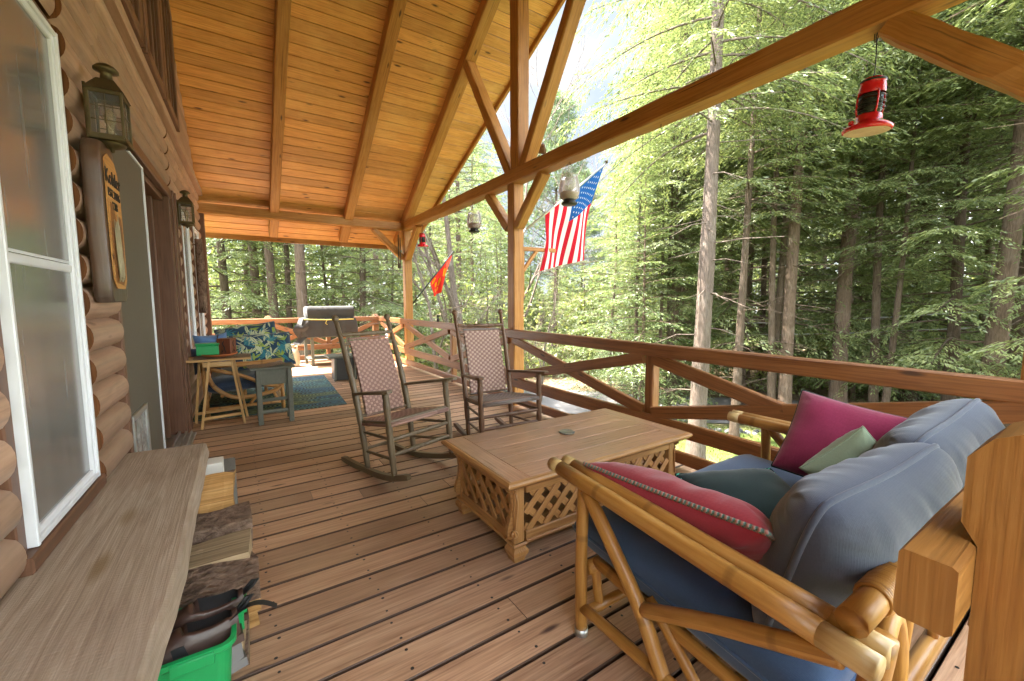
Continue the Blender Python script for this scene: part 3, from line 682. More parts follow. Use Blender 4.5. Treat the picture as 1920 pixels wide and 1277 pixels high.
for x in (.52, 2.75):
    mb = MB(); mb.box((x, 10.20, .45), (.13, .13, 1.0), .008, 0, 0, 'z'); mb.lathe([(.092, 0), (.092, .012), (.06, .05), (0, .062)], (x, 10.20, .95), 4, 0, Matrix.Rotation(R(45), 3, 'Z'), False)
    p_ = mb.build('post', M['rail'], farr)
M['raildark'] = wood('weathered dark rail timber', (.21, .082, .018), (.32, .140, .032), (.41, .205, .062), .45, .1, True, (.05, .02, .01), .9, .5, .3, .5, (.24, .10, .032), .85)
nearr = thing('deck_railing', 'near railing stub with sawn square end beside the loveseat back', 'railing', (.9, .13, 0))
mb = MB(); mb.beam((.75, .14, .91), (2.80, .14, .91), .058, .098, ZUP, .006, 12, .001); mb.build('top_rail', M['raildark'], nearr)
mb = MB(); mb.beam((.87, .14, .30), (2.80, .14, .30), .05, .11, ZUP, .006); mb.build('mid_rail', M['rail'], nearr)
mb = MB(); mb.prism([(b_, a_) for a_, b_ in ((-.04, -.2), (.110, -.2), (.110, .955), (.128, .985), (.128, 1.08), (.105, 1.112), (.06, 1.135), (-.04, 1.12))], (.99, 0, 0), (0, 0, 1), (0, 1, 0), .14); mb.build('post', M['raildark'], nearr)

# ================================================================== WALL LANTERNS, SIGN
def wall_lantern(s_, o_, z_, label):
    """local frame: x = out of wall, y = along wall away from camera, z up"""
    t = thing('wall_lantern', label, 'wall lantern', wp(s_, o_, z_), -TH, 'aged bronze wall lanterns')
    t.scale = (.88, .88, .88); hw, hh, dx = .062, .105, .075
    b = MB()
    for sx in (-1, 1):
        for sy in (-1, 1): b.beam((sx*hw, sy*dx, -hh), (sx*hw, sy*dx, hh), .012, .012, (1, 0, 0), .002)
    for z in (-hh, hh, ):
        for sy in (-1, 1): b.beam((-hw, sy*dx, z), (hw, sy*dx, z), .013, .02, ZUP, .002)
        for sx in (-1, 1): b.beam((sx*hw, -dx, z), (sx*hw, dx, z), .013, .02, ZUP, .002)
    for sy in (-1, 1):
        b.beam((0, sy*dx, -hh), (0, sy*dx, hh), .004, .004, (1, 0, 0), .001)
        for q in (-.02, .045): b.beam((-hw, sy*dx, q-.01), (hw, sy*dx, q-.01), .004, .004, ZUP, .001)
    for sx in (1,):
        b.beam((sx*hw, 0, -hh), (sx*hw, 0, hh), .004, .004, (1, 0, 0), .001); b.beam((sx*hw, -dx, .02), (sx*hw, dx, .02), .004, .004, ZUP, .001)
    b.box((-hw-.012, 0, -.01), (.012, .13, .30), .003, 0, 0, 'z')
    b.build('cage', M['bronze'], t, False)
    r_ = MB(); k = .45
    lo = [(-hw-.012, -dx-.012, hh+.008), (hw+.012, -dx-.012, hh+.008), (hw+.012, dx+.012, hh+.008), (-hw-.012, dx+.012, hh+.008)]; hi = [(x*k, y*k, hh+.075) for x, y, z in lo]
    r_.add(lo+hi, [(0, 1, 5, 4), (1, 2, 6, 5), (2, 3, 7, 6), (3, 0, 4, 7), (3, 2, 1, 0)], [[(0, 0)]*4]*5)
    r_.lathe([(.034, hh+.07), (.026, hh+.085), (.022, hh+.11), (.03, hh+.118), (.05, hh+.126), (.05, hh+.134), (.036, hh+.15), (.012, hh+.162), (0, hh+.163)], (0, 0, 0), 16)
    r_.build('roof_cap', M['bronze'], t, False)
    f_ = MB(); f_.box((0, 0, -hh-.012), (.14, .165, .012), .003); f_.lathe([(0, -hh-.062), (.008, -hh-.058), (.010, -hh-.046), (.05, -hh-.032), (.058, -hh-.018), (.058, -hh-.012)], (0, 0, 0), 16); f_.build('base', M['bronze'], t, False)
    g = MB(); 
    for sy in (-1, 1): g.add([(-hw, sy*(dx-.003), -hh), (hw, sy*(dx-.003), -hh), (hw, sy*(dx-.003), hh), (-hw, sy*(dx-.003), hh)], [(0, 1, 2, 3)], [[(0, 0)]*4])
    g.add([(hw-.003, -dx, -hh), (hw-.003, dx, -hh), (hw-.003, dx, hh), (hw-.003, -dx, hh)], [(0, 1, 2, 3)], [[(0, 0)]*4]); g.build('pane', M['glass'], t, False)
    bu = MB(); bu.lathe([(0, -hh), (.013, -hh), (.014, -.05), (.012, -.045)], (0, 0, 0), 12, 0); bu.lathe([(.012, -.045), (.02, -.02), (.024, .01), (.014, .04), (0, .052)], (0, 0, 0), 12, 0); bu.build('bulb', mk_glass('bulb glass', (1, .9, .7), .02, .25, (.75, .6, .35)), t, False)
    return t
wall_lantern(2.63, .125, 2.118, 'large bronze lantern on the wall above the carved sign beside the near window')
wall_lantern(5.46, .115, 2.195, 'smaller looking bronze lantern past the doorway on the log wall')

t = thing('carved_sign', 'live edge plank sign carved with family name and hollow of dried stems', 'sign', wp(2.62, .07, 1.6))
mb = MB(); poly = []
pts = [(-.118, -.30), (-.10, -.325), (.085, -.325), (.118, -.295), (.122, -.05), (.118, .18), (.098, .30), (.06, .36), (-.02, .385), (-.095, .375), (-.128, .33), (-.132, .1), (-.124, -.15)]
_p = []
for i in range(len(pts)):
    a, b = Vector(pts[i]), Vector(pts[(i+1) % len(pts)])
    for q in range(4): c = a.lerp(b, q/4); _p.append((c.x+.005*noise.noise(Vector((c.x*30, c.y*22, 1))), c.y+.004*noise.noise(Vector((c.x*30, c.y*22, 7)))))
pts = _p; N_ = len(pts)
def ring(o, k): return [wp(2.645+p[0]*k*1.16, o, 1.625+p[1]*(1-(1-k)*.4)) for p in pts]
rings = [ring(.045, .97), ring(.06, 1.0), ring(.094, .985), ring(.1065, .95)]
vs = [p for r in rings for p in r]; fs = []; us = []
for i in range(3):
    for k in range(N_):
        j = (k+1) % N_; fs.append((i*N_+k, i*N_+j, (i+1)*N_+j, (i+1)*N_+k)); us.append([(vs[q].z, (q//N_)*.03) for q in fs[-1]])
fs.append(tuple(range(3*N_, 4*N_))); us.append([(vs[q].z, pts[q-3*N_][0]) for q in fs[-1]]); fs.append(tuple(range(N_))[::-1]); us.append([(vs[q].z, pts[q][0]) for q in fs[-1]])
mb.add(vs, fs, us, 0, False); mb.sm[:len(mb.f)-2] = [True]*(len(mb.f)-2)
M['signdark'] = wood('charred grey live edge', (.035, .022, .016), (.085, .062, .052), (.165, .135, .115), .36, .1, False, None, .45, .6, .5, .8, (.13, .06, .025))
M['signface'] = wood('carved honey wood', (.36, .14, .035), (.55, .26, .075), (.68, .37, .13), .45, .1, True, (.15, .05, .015), .7, .3, .4)
mb.build('plank', M['signdark'], t)
mb = MB(); face = [(-.098, -.22), (-.06, -.262), (.055, -.262), (.092, -.22), (.098, -.05), (.096, .16), (.078, .27), (.04, .315), (-.05, .33), (-.098, .30), (-.104, .05)]
mb.prism([(q[0]*1.18, q[1]) for q in face], wp(2.645, .109, 1.625), WD, ZUP, .0035); mb.build('carved_face', M['signface'], t)
mb = MB(); hol = [(-.075, -.235), (.03, -.245), (.07, -.2), (.08, -.02), (.074, .065), (.045, .075), (.022, .04), (-.006, .05), (-.03, .115), (-.065, .12), (-.082, .02)]
mb.prism([(q[0]*1.15, q[1]) for q in hol], wp(2.645, .111, 1.625), WD, ZUP, .0035); mb.build('hollow', wood('dark hollow', (.14, .05, .012), (.25, .095, .025), (.36, .16, .05), .5, .1, False, None, .9, .8), t)
mb = MB(); rs = random.Random(2)
for i in range(34):
    a = rs.uniform(-.05, .02); zb = -.235+rs.uniform(0, .06); p0 = (a, zb); p1 = (a*.6-.012+rs.uniform(-.02, .025), zb+rs.uniform(.10, .27)); pm = ((p0[0]+p1[0])/2+rs.uniform(-.015, .015), (p0[1]+p1[1])/2)
    mb.tube([wp(2.645+p[0]*1.15, .118+.005*rs.random(), 1.625+p[1]) for p in (p0, pm, p1)], [.0028, .0024, .001], 5)
mb.build('dried_stems', plain('dried stems', (.42, .36, .24), .9, .1, 0, .3), t)
def text_mesh(txt, size, depth=.0015, align='CENTER'):
    cu = bpy.data.curves.new('text', 'FONT'); cu.body = txt; cu.size = size; cu.extrude = depth; cu.align_x = align; cu.align_y = 'CENTER'; cu.offset = size*.006
    ob = bpy.data.objects.new('text', cu); COL.objects.link(ob); dg = bpy.context.evaluated_depsgraph_get(); me = bpy.data.meshes.new_from_object(ob.evaluated_get(dg)); bpy.data.objects.remove(ob); return me
for txt, size, z in (('Kohler', .088, .228), ('EST.2016', .052, .160), ('LTB', .050, .108)):
    me = text_mesh(txt, size); me.materials.clear(); me.materials.append(M['black'])
    mt = Matrix.Translation(wp(2.62-.004+(.012 if txt == 'LTB' else 0), .1225, 1.625+z)) @ Matrix((WD, ZUP, WN)).transposed().to_4x4() if False else Matrix.Translation(wp(2.642, .1140, 1.625+z)) @ Matrix(((WD.x, 0, WN.x, 0), (WD.y, 0, WN.y, 0), (0, 1, 0, 0), (0, 0, 0, 1)))
    me.transform(mt); link('lettering', me, t)

mb = MB(); mb.tube([wp(6.72, .10, 1.16), wp(6.73, .105, 1.6), wp(6.72, .10, 2.1)], [.045, .05, .042], 10); mb.tube([wp(6.72, .03, 2.02), wp(6.72, .10, 2.04)], .008, 6)
single('hanging_log', mb, M['logbark'], 'rough vertical bark pole hung on the wall between the far windows', 'pole')

# ================================================================== BENCH, FIREWOOD, BIN, SHOES
t = thing('plank_bench', 'rough sawn grey slab bench under the near window along the cabin wall', 'bench', (-.4, 2.0, 0))
mb = MB(); L_ = []; rs = random.Random(8); ny = 44
rows = []
for i in range(ny+1):
    y = .35+(2.92-.35)*i/ny; wob = .006*noise.noise(Vector((y*2.3, 0, 0)))+.003*noise.noise(Vector((y*9, 2, 0)))
    xl = -.60+.021*(y-1)+.012*noise.noise(Vector((y*1.7, 9, 0))); xr = -.192-.05*max(0, 1.6-y)/1.2+wob; yy = y
    prof = [(xl, .44), (xl+.004, .497), (xl+.02, .5)]+[(xl+.02+(xr-.012-xl-.02)*q/8, .5+.0015*noise.noise(Vector((q*.9, y*3, 4)))) for q in range(1, 9)]+[(xr, .494), (xr+.012, .442), (xr-.02, .438)]
    rows.append([Vector((x, yy+(.06*(x+.4) if i == ny else 0)*-1, z)) for x, z in prof])
vs = [p for r in rows for p in r]; m = len(rows[0]); fs = []; us = []
for i in range(ny):
    for j in range(m):
        k = (j+1) % m; fs.append((i*m+j, (i+1)*m+j, (i+1)*m+k, i*m+k)[::-1]); us.append([(vs[q].y, vs[q].x+vs[q].z) for q in fs[-1]])
fs.append(tuple(range(m))); us.append([(vs[q].z*2, vs[q].x) for q in fs[-1]]); e = tuple(range(ny*m, ny*m+m))[::-1]; fs.append(e); us.append([(vs[q].z*2, vs[q].x) for q in e])
mb.add(vs, fs, us, 0, False)
s = NT('rough sawn slab'); ob = s.coords('Object'); uvv = s.coords('UV')
mp = s.n('Mapping'); mp.inputs['Scale'].default_value = (.7, 9, 1); s.l(uvv, mp.inputs[0]); n1 = s.noise(mp.outputs[0], 2.4, 6, .62, 1.8)
mp2 = s.n('Mapping'); mp2.inputs['Scale'].default_value = (2.6, 150, 1); s.l(uvv, mp2.inputs[0]); n2 = s.noise(mp2.outputs[0], 1, 4, .65)
wv = s.n('TexWave', wave_type='BANDS', bands_direction='X'); wv.inputs['Scale'].default_value = 26; wv.inputs['Distortion'].default_value = 9; wv.inputs['Detail'].default_value = 4; wv.inputs['Detail Scale'].default_value = .6; s.l(uvv, wv.inputs[0])
col = s.ramp(n1, [(.25, (.23, .155, .105)), (.5, (.43, .325, .24)), (.75, (.60, .48, .37))]); col = s.mix(.35, col, s.ramp(n2, [(.3, (.17, .12, .085)), (.7, (.40, .31, .23))]))
col = s.mix(s.math('MULTIPLY', wv.outputs[1], .10), col, (.22, .165, .12))
mp3 = s.n('Mapping'); mp3.inputs['Scale'].default_value = (1.5, 5.5, 1); mp3.inputs['Location'].default_value = (.35, .2, 0); s.l(uvv, mp3.inputs[0]); vo = s.n('TexVoronoi'); vo.inputs['Scale'].default_value = 1; s.l(mp3.outputs[0], vo.inputs['Vector'])
kn = s.ramp(vo.outputs['Distance'], [(.05, (1, 1, 1)), (.17, (0, 0, 0))]); col = s.mix(s.math('MULTIPLY', kn, .8), col, (.20, .125, .05))
nb = s.noise(ob, 3.1, 5, .6); col = s.mix(s.ramp(nb, [(.5, (0, 0, 0)), (.7, (.4,)*3)]), col, (.36, .29, .22))
s.bump(s.math('ADD', s.math('MULTIPLY', wv.outputs[1], .22), n2), .45, .006); M['slab'] = s.fin(col, .8, .2)
mb.build('slab', M['slab'], t)
mb = MB(); mb.beam((-.56, 2.75, .385), (-.112, 2.75, .385), .115, .105, ZUP, .005); mb.build('cross_block', M['whitepaint'], t)
mb = MB(); mb.beam((-.56, .72, .385), (-.28, .72, .385), .115, .105, ZUP, .005); mb.build('cross_block', M['whitepaint'], t)
mb = MB(); mb.box((-.30, 3.0, .16), (.47, .26, .32), .01); mb.build('support_block', M['concrete'], t)
mb = MB(); mb.box((-.42, .70, .165), (.25, .2, .33), .01); mb.build('support_block', M['concrete'], t)
mb = MB(); mb.box((-.36, 2.74, .165), (.3, .2, .33), .01); mb.build('support_block', M['concrete'], t)

def split_log(y, z, w, h, x1, shape, mats, label, rx=0., x0=-.52, dy=0.):
    """split wood: cross-section polygon in (y,z), long axis x with ragged grain"""
    mb = MB(); rs = random.Random(int(y*1000+z*777)); nx = 10; P = []
    sec = []
    for (a, b, mi) in shape: sec.append((a*w, b*h, mi))
    m = len(sec)
    for i in range(nx+1):
        x = x0+(x1-x0)*i/nx; rr = []
        for j, (a, b, mi) in enumerate(sec):
            k = .042*noise.noise(Vector((x*7, j*3.1, y*5+z)))+.016*noise.noise(Vector((x*31, j*7.7, y)))
            ca, sa = math.cos(rx), math.sin(rx); aa, bb = a*(1+k*6), b*(1+k*6)
            xe = x+(rs.uniform(-.012, .012) if i in (0, nx) else 0)
            rr.append(Vector((xe, y+dy*(x-x0)+aa*ca-bb*sa, z+aa*sa+bb*ca)))
        P.append(rr)
    vs = [p for r in P for p in r]
    for j in range(m):
        k = (j+1) % m; fs = []; us = []
        for i in range(nx):
            fs.append((i*m+j, i*m+k, (i+1)*m+k, (i+1)*m+j)[::-1]); us.append([(vs[q].x, vs[q].y*.7+vs[q].z) for q in fs[-1]])
        mb.add(vs, fs, us, sec[j][2])
    for e in (tuple(range(m))[::-1], tuple(range(nx*m, nx*m+m))): mb.add(vs, [e], [[(vs[q].y*.5, vs[q].z) for q in e]], 0)
    return single('firewood_log', mb, mats, label, 'firewood', 'firewood pieces stacked under the bench')
W3 = [M['splitwood'], M['logbark']]; W4 = [M['oldsplit'], M['logbark']]
TRI = [(-.5, -.5, 0), (.5, -.45, 0), (.48, .3, 1), (.1, .5, 1), (-.4, .42, 1)]
TRIB = [(-.5, -.5, 0), (.45, -.5, 1), (.55, -.05, 1), (.35, .4, 1), (0, .52, 1), (-.42, .35, 0)]
split_log(2.45, .345, .25, .13, -.058, [(-.5, -.5, 0), (.5, -.5, 0), (.5, .45, 1), (.42, .5, 0), (-.5, .28, 0)], W3, 'orange freshly split log topmost at the far end of the stack', .1)
split_log(2.16, .31, .21, .13, -.006, [(-.5, -.5, 1), (.5, -.5, 0), (.5, .3, 0), (.3, .5, 1), (-.4, .42, 1)], W3, 'dark barked log in the middle of the firewood stack')
split_log(1.95, .275, .17, .12, -.012, [(-.5, -.4, 1), (.5, -.5, 0), (.5, .45, 0), (-.45, .4, 0)], W4, 'grey weathered split log between two barked logs')
split_log(1.83, .235, .20, .15, .004, [(-.45, -.5, 0), (.5, -.5, 0), (.5, .35, 1), (.2, .5, 1), (-.5, .3, 1), (-.52, -.2, 0)], W3, 'pinkish barked log with bright orange split underside')
split_log(1.72, .17, .20, .13, -.04, [(-.5, -.5, 0), (.5, -.5, 0), (.5, .5, 0), (-.5, .42, 0)], W4, 'pale sawdusty split log just behind the green bin')
for q, (yy, zz, x1) in enumerate(((2.50, .20, -.05), (2.28, .17, -.02), (2.05, .15, -.01), (2.45, .065, -.03), (2.2, .06, -.01), (1.97, .06, .0), (1.76, .055, -.03))):
    split_log(yy, zz, .20, .11, x1, TRIB if q % 2 else TRI, W3 if q % 3 else W4, 'lower log of the firewood stack hidden deep below the bench slab', .15*(q-3))

def rrect(cx, cy, wx, wy, r, n=6):
    P = []
    for (sx, sy, a0) in ((1, 1, 0), (-1, 1, 90), (-1, -1, 180), (1, -1, 270)):
        for k in range(n+1):
            a = R(a0+90*k/n); P.append((cx+sx*(wx/2-r)+r*math.cos(a), cy+sy*(wy/2-r)+r*math.sin(a)))
    return P
t = thing('storage_bin', 'bright green plastic bin holding shoes at the end of the bench', 'bin', (-.28, 1.54, 0))
mb = MB(); lay = [(.40, .20, .0, .03), (.44, .235, .28, .035), (.455, .25, .283, .04), (.465, .26, .290, .04), (.465, .26, .305, .04), (.44, .236, .306, .034), (.425, .22, .27, .03), (.385, .185, .012, .025)]
rr = [[Vector((x, y, z)) for x, y in rrect(-.288, 1.535, wx, wy, r)] for wx, wy, z, r in lay]
m = len(rr[0]); vs = [p for r in rr for p in r]; fs = []; us = []
for i in range(len(rr)-1):
    for k in range(m): j = (k+1) % m; fs.append((i*m+k, i*m+j, (i+1)*m+j, (i+1)*m+k)); us.append([(0, 0)]*4)
fs.append(tuple(range((len(rr)-1)*m, len(rr)*m))); us.append([(0, 0)]*m); mb.add(vs, fs, us, 0, False)
for xx in (-.40, -.16): mb.box((xx, 1.406, .283), (.10, .016, .035), .003)
mb.build('tub', M['green'], t)
mb = MB(); mb.box((-.052, 1.60, .27), (.03, .11, .07), .006, 0, 0, 'z'); mb.box((-.042, 1.60, .30), (.03, .12, .012), .003); mb.build('latch_handle', M['green'], t)
mb = MB(); P = []
for i in range(11):
    k = i/10; c = Vector((-.075+.13*k, 1.50+.03*k, .315+.035*math.sin(k*3.0)-.035*k)); P.append([c+Vector((0, -.016, .004)), c+Vector((.004, .016, 0))])
mb.grid(P); 
tag(mb.build('strap', M['black']), 'black rubber strap trailing over the edge of the green bin', 'strap')
def shoe(name, C_, az, ln, mats, label, slip=True, tilt=0.):
    """slip-on: local x heel->toe"""
    t = thing(name, label, 'shoe', C_, az); mb = MB(); n = 20; rings = []
    for i in range(n+1):
        k = i/n; x = (k-.5)*ln
        w = .043*(.80+.30*math.sin(min(1, k*1.25)*math.pi*.62)) if k < .8 else .0435*(1.06*max(0.04, 1-((k-.8)/.205)**2)**.5)
        if k < .05: w *= .8
        h = .074-.010*math.sin(min(1, k/.42)*math.pi) if k < .42 else .074+.010*math.sin((k-.42)/.12*math.pi/2) if k < .54 else max(.026, .084-.046*((k-.54)/.46)**.9)
        if k > .94: h *= .80
        open_ = .06 < k < .46; row = []
        for j in range(15):
            a = math.pi*(-.10+1.20*j/14); y = w*math.copysign(abs(math.cos(a))**.75, math.cos(a)); z = h*max(-.1, math.sin(a))
            if open_:
                if j in (5, 9): y = math.copysign(.70*w, 7-j); z = h
                elif j in (4, 10): y = math.copysign(.86*w, 7-j); z = h*.86
                elif j in (6, 8): y = math.copysign(.60*w, 7-j); z = .012
                elif j == 7: y = 0; z = .010
            row.append(Vector((x, y, .022+z)))
        rings.append(row)
    mb.grid(rings)
    for q_ in range(len(mb.mi)):
        i_, j_ = divmod(q_, 14)
        if 1 <= i_ < 9 and 5 <= j_ <= 8: mb.mi[q_] = 1
    for e in (rings[0][::-1], rings[-1]): mb.add(e, [tuple(range(15))], [[(0, 0)]*15])
    up_ = mb.build('upper', [mats[0], M['black']], t, False)
    mb = MB()
    so_ = [(((k/18)-.5)*(ln+.012), .043*(.80+.32*math.sin(min(1, (k/18)*1.25)*math.pi*.62)) if k < 15 else .046*max(.08, 1-((k/18-.8)/.2)**2)**.5) for k in range(19)]
    poly = [(x, w) for x, w in so_]+[(x, -w) for x, w in so_[::-1]]
    mb.prism(poly, (0, 0, 0), (1, 0, 0), (0, 1, 0), .024); mb.build('sole', mats[1], t, False)
    if slip:
        mb = MB(); 
        for sg in (-1, 1):
            mb = MB(); mb.prism([(-.012, .012), (.022, .012), (.026, .048), (-.004, .046)], (.0, sg*.0425, .026), (1, 0, 0), (0, 0, 1), -sg*.0025); mb.build('elastic_gusset', M['black'], t, False)
        mb = MB(); mb.tube([(-ln/2+.006, 0, .08), (-ln/2-.03, .004, .115), (-ln/2-.045, .008, .118), (-ln/2-.028, .01, .10), (-ln/2+.004, .006, .078)], .006, 6); mb.build('heel_loop', M['black'], t, False)
    t.rotation_euler = (R(tilt), R(4), az)
    return t
shoe('slip_on_shoe', (-.185, 1.495, .232), R(186), .28, (M['leather'], M['leather']), 'nearer brown leather slip on shoe lying in the green bin', True, 8)
shoe('slip_on_shoe', (-.165, 1.605, .240), R(182), .27, (M['leather'], M['leather']), 'farther brown leather slip on shoe against the firewood in the bin', True, -6)
shoe('rubber_clog', (-.19, 1.475, .15), R(190), .30, (M['clog'], M['clog']), 'grey rubber clog below the leather shoes in the bin', False, 14)

# ================================================================== ROCKING CHAIRS
def turned(mb, p0, p1, r, n=12, rings=(), taper=(.8, 1., .85)):
    p0, p1 = Vector(p0), Vector(p1); pts = []; rad = []
    ks = sorted(set([0, .04, .12, .3, .5, .7, .88, .96, 1]+[q+e for q in rings for e in (-.012, 0, .012)]))
    for k in ks:
        b = taper[0]*(1-k)*(1-2*k)+taper[1]*4*k*(1-k)+taper[2]*k*(2*k-1)
        rr = r*b
        if any(abs(k-q) < 1e-9 for q in rings): rr *= .80
        pts.append(p0.lerp(p1, k)); rad.append(rr)
    mb.tube(pts, rad, n)
def weave_mat(name, a, b, c, su, sv):
    s = NT(name); v = s.coords('UV'); mp = s.n('Mapping'); mp.inputs['Scale'].default_value = (su, sv, 1); s.l(v, mp.inputs[0])
    ch = s.n('TexChecker'); ch.inputs['Scale'].default_value = 1.0; ch.inputs['Color1'].default_value = (*a, 1); ch.inputs['Color2'].default_value = (*b, 1); s.l(mp.outputs[0], ch.inputs[0])
    ob = s.coords('Object'); n = s.noise(ob, 60, 4, .6); col = s.mix(s.math('MULTIPLY', n, .5), ch.outputs[0], c)
    sp = s.n('SeparateXYZ'); s.l(mp.outputs[0], sp.inputs[0])
    fx = s.math('ABSOLUTE', s.math('SUBTRACT', s.math('FRACT', sp.outputs[0]), .5)); fy = s.math('ABSOLUTE', s.math('SUBTRACT', s.math('FRACT', sp.outputs[1]), .5))
    edge_ = s.math('MAXIMUM', fx, fy); ef = s.ramp(edge_, [(.42, (0, 0, 0)), (.5, (1, 1, 1))]); col = s.mix(s.math('MULTIPLY', ef, .55), col, tuple(x*.35 for x in b))
    chv = s.n('TexChecker'); chv.inputs['Scale'].default_value = 1.0; chv.inputs['Color1'].default_value = (1, 1, 1, 1); chv.inputs['Color2'].default_value = (.45, .45, .45, 1); s.l(mp.outputs[0], chv.inputs[0])
    s.bump(s.math('SUBTRACT', chv.outputs[1], ef), .8, .006); return s.fin(col, .6, .25)
M['weave_pink'] = weave_mat('pink tape weave', (.47, .285, .225), (.265, .145, .115), (.36, .22, .18), 1, 1)
M['weave_tan'] = weave_mat('tan and maroon tape weave', (.52, .36, .28), (.245, .13, .11), (.36, .22, .18), 1, 1)
M['weave_grey'] = weave_mat('grey tape weave', (.30, .24, .215), (.19, .14, .125), (.26, .21, .19), 1, 1)
def rocking_chair(label, loc, rz, tilt, dims, wm, backm, seatm, wrapm):
    rw, fw_, rec, dep = dims; S = 1.0
    t = thing('rocking_chair', label, 'rocking chair', loc, rz)
    for sd in (-1, 1):
        b = MB(); p0 = Vector((sd*rw, dep/2, .05)); p1 = Vector((sd*rw*1.08, dep/2+rec, 1.175)); 
        pm = p0.lerp(p1, .33)+Vector((0, -.012, 0))
        pts = []; rad = []
        for i in range(33):
            k = i/32; p = p0.lerp(p1, k)+Vector((0, -.045*math.sin(k*math.pi)*(1 if k < .9 else .9), 0)); r = .0235*(.78+.3*math.sin(min(1, k*1.15)*math.pi)**.6)
            if i in (4, 9, 13, 17, 20, 23, 26, 29): r *= .86
            if k > .96: r = .018
            pts.append(p); rad.append(r)
        top = pts[-1]; dd = (pts[-1]-pts[-2]).normalized()
        for q, r in ((.008, .013), (.014, .020), (.024, .0255), (.036, .0265), (.05, .022), (.06, .011), (.063, .002)): pts.append(top+dd*q); rad.append(r)
        b.tube(pts, rad, 12); b.build('rear_leg', wm, t, False)
        b = MB(); q0 = Vector((sd*fw_, -dep/2, .045)); q1 = Vector((sd*fw_*1.03, -dep/2+.0, .635)); pts = []; rad = []
        for i in range(25):
            k = i/24; r = .022*(.7+.42*math.sin(min(1, .12+k*.9)*math.pi)**.7)
            if i in (3, 6, 12, 15): r *= .84
            if k > .72: r = .0175+.008*abs(math.sin((k-.72)*14))
            if k > .95: r = .024
            pts.append(q0.lerp(q1, k)); rad.append(r)
        b.tube(pts, rad, 12); b.build('front_leg', wm, t, False)
        # runner
        b = MB(); rows = []; x0 = sd*(rw+fw_)/2; n = 22
        for i in range(n+1):
            k = i/n; y = -dep/2-.16+(dep+.50)*k; yy = y-.06; z = .001+.62*(1-math.sqrt(max(0, 1-(yy/1.02)**2)))*1.0*.9; xx = sd*(fw_+(rw-fw_)*max(0, min(1, (y+dep/2)/dep)))
            hh = .042 if 0 < i < n else .030; rows.append([Vector((xx-.017, y, z)), Vector((xx+.017, y, z)), Vector((xx+.017, y, z+hh)), Vector((xx-.017, y, z+hh))])
        vs = [p for r in rows for p in r]; fs = []; us = []
        for i in range(n):
            for j in range(4): k = (j+1) % 4; fs.append((i*4+j, i*4+k, (i+1)*4+k, (i+1)*4+j)[::-1]); us.append([(vs[q].y, vs[q].z+.05*(q % 4)) for q in fs[-1]])
        fs += [(0, 1, 2, 3), (n*4+3, n*4+2, n*4+1, n*4)]; us += [[(0, 0), (.03, 0), (.03, .04), (0, .04)]]*2; b.add(vs, fs, us); b.build('rocker', wm, t, False)
        # arm: flat board widening to the front
        b = MB(); pa = Vector((sd*rw*1.05, dep/2+rec*.40-.02, .615)); pb = Vector((sd*(fw_+.035), -dep/2-.09, .65)); rows = []
        for i in range(15):
            k = i/14; p = pa.lerp(pb, k); w = .020+.022*min(1, max(0, (k-.2)/.6)); w = w*(1 if k < .93 else (1-((k-.93)/.07)**2*.5)); rows.append([p+Vector((-w, 0, -.010)), p+Vector((w, 0, -.010)), p+Vector((w, 0, .010)), p+Vector((-w, 0, .010))])
        vs = [p for r in rows for p in r]; fs = []; us = []
        for i in range(14):
            for j in range(4): k = (j+1) % 4; fs.append((i*4+j, i*4+k, (i+1)*4+k, (i+1)*4+j)); us.append([(vs[q].y, vs[q].x) for q in fs[-1]])
        fs += [(3, 2, 1, 0), (56, 57, 58, 59)]; us += [[(0, 0), (.03, 0), (.03, .02), (0, .02)]]*2; b.add(vs, fs, us); b.build('armrest', wm, t, False)
        for z0, z1 in ((.17, .155), (.31, .30)):
            b = MB(); turned(b, (sd*rw, dep/2-.01, z1+.02), (sd*fw_, -dep/2, z0), .0115); b.build('stretcher', wm, t, False)
        b = MB(); turned(b, (sd*rw*1.0, dep/2, .40), (sd*fw_, -dep/2, .425), .014); b.build('seat_rail', wm, t, False)
    for y, z, r, w, rings in ((-dep/2, .20, .016, fw_, (.22, .5, .78)), (-dep/2, .305, .016, fw_, (.4, .6)), (dep/2+.01, .19, .0125, rw, ()), (-dep/2, .43, .0145, fw_, ()), (dep/2, .40, .014, rw, ())):
        b = MB(); turned(b, (-w, y, z), (w, y, z), r, 10, rings); b.build('stretcher' if z < .39 else 'seat_rail', wm, t, False)
    def bp(z): k = (z-.05)/1.125; return dep/2+rec*k-.045*math.sin(k*math.pi)
    for z, r in ((1.075, .019), (1.00, .013), (.44, .013)): 
        b = MB(); w = rw*(1+.08*(z-.05)/1.125); turned(b, (-w, bp(z), z), (w, bp(z), z), r, 10, (.2, .35, .65, .8) if r > .015 else ()); b.build('back_rail', wm, t, False)
    # woven back: sagging ribbon wrapped over upper and lower rails
    tw, tn = .026, 15
    b = MB(); rows = []; hw = rw-.045
    nz = 30
    for i in range(nz+1):
        z = .445+.58*i/nz; rows.append([Vector((-hw+2*hw*j/16, bp(z)-.016+.022*math.sin(i/nz*math.pi)*math.sin(j/16*math.pi), z)) for j in range(17)])
    vs = [p for r in rows for p in r]; m = 17; fs = []; us = []
    for i in range(nz):
        for j in range(16): fs.append((i*m+j, i*m+j+1, (i+1)*m+j+1, (i+1)*m+j)); us.append([((j+a)/16*2*hw/.0255, (i+c_)/nz*.58/.0215) for a, c_ in ((0, 0), (1, 0), (1, 1), (0, 1))])
    b.add(vs, fs, us, 0, True); b2 = [p+Vector((0, .02, 0)) for p in vs]; b.add(b2, [f[::-1] for f in fs], [u[::-1] for u in us], 0, True)
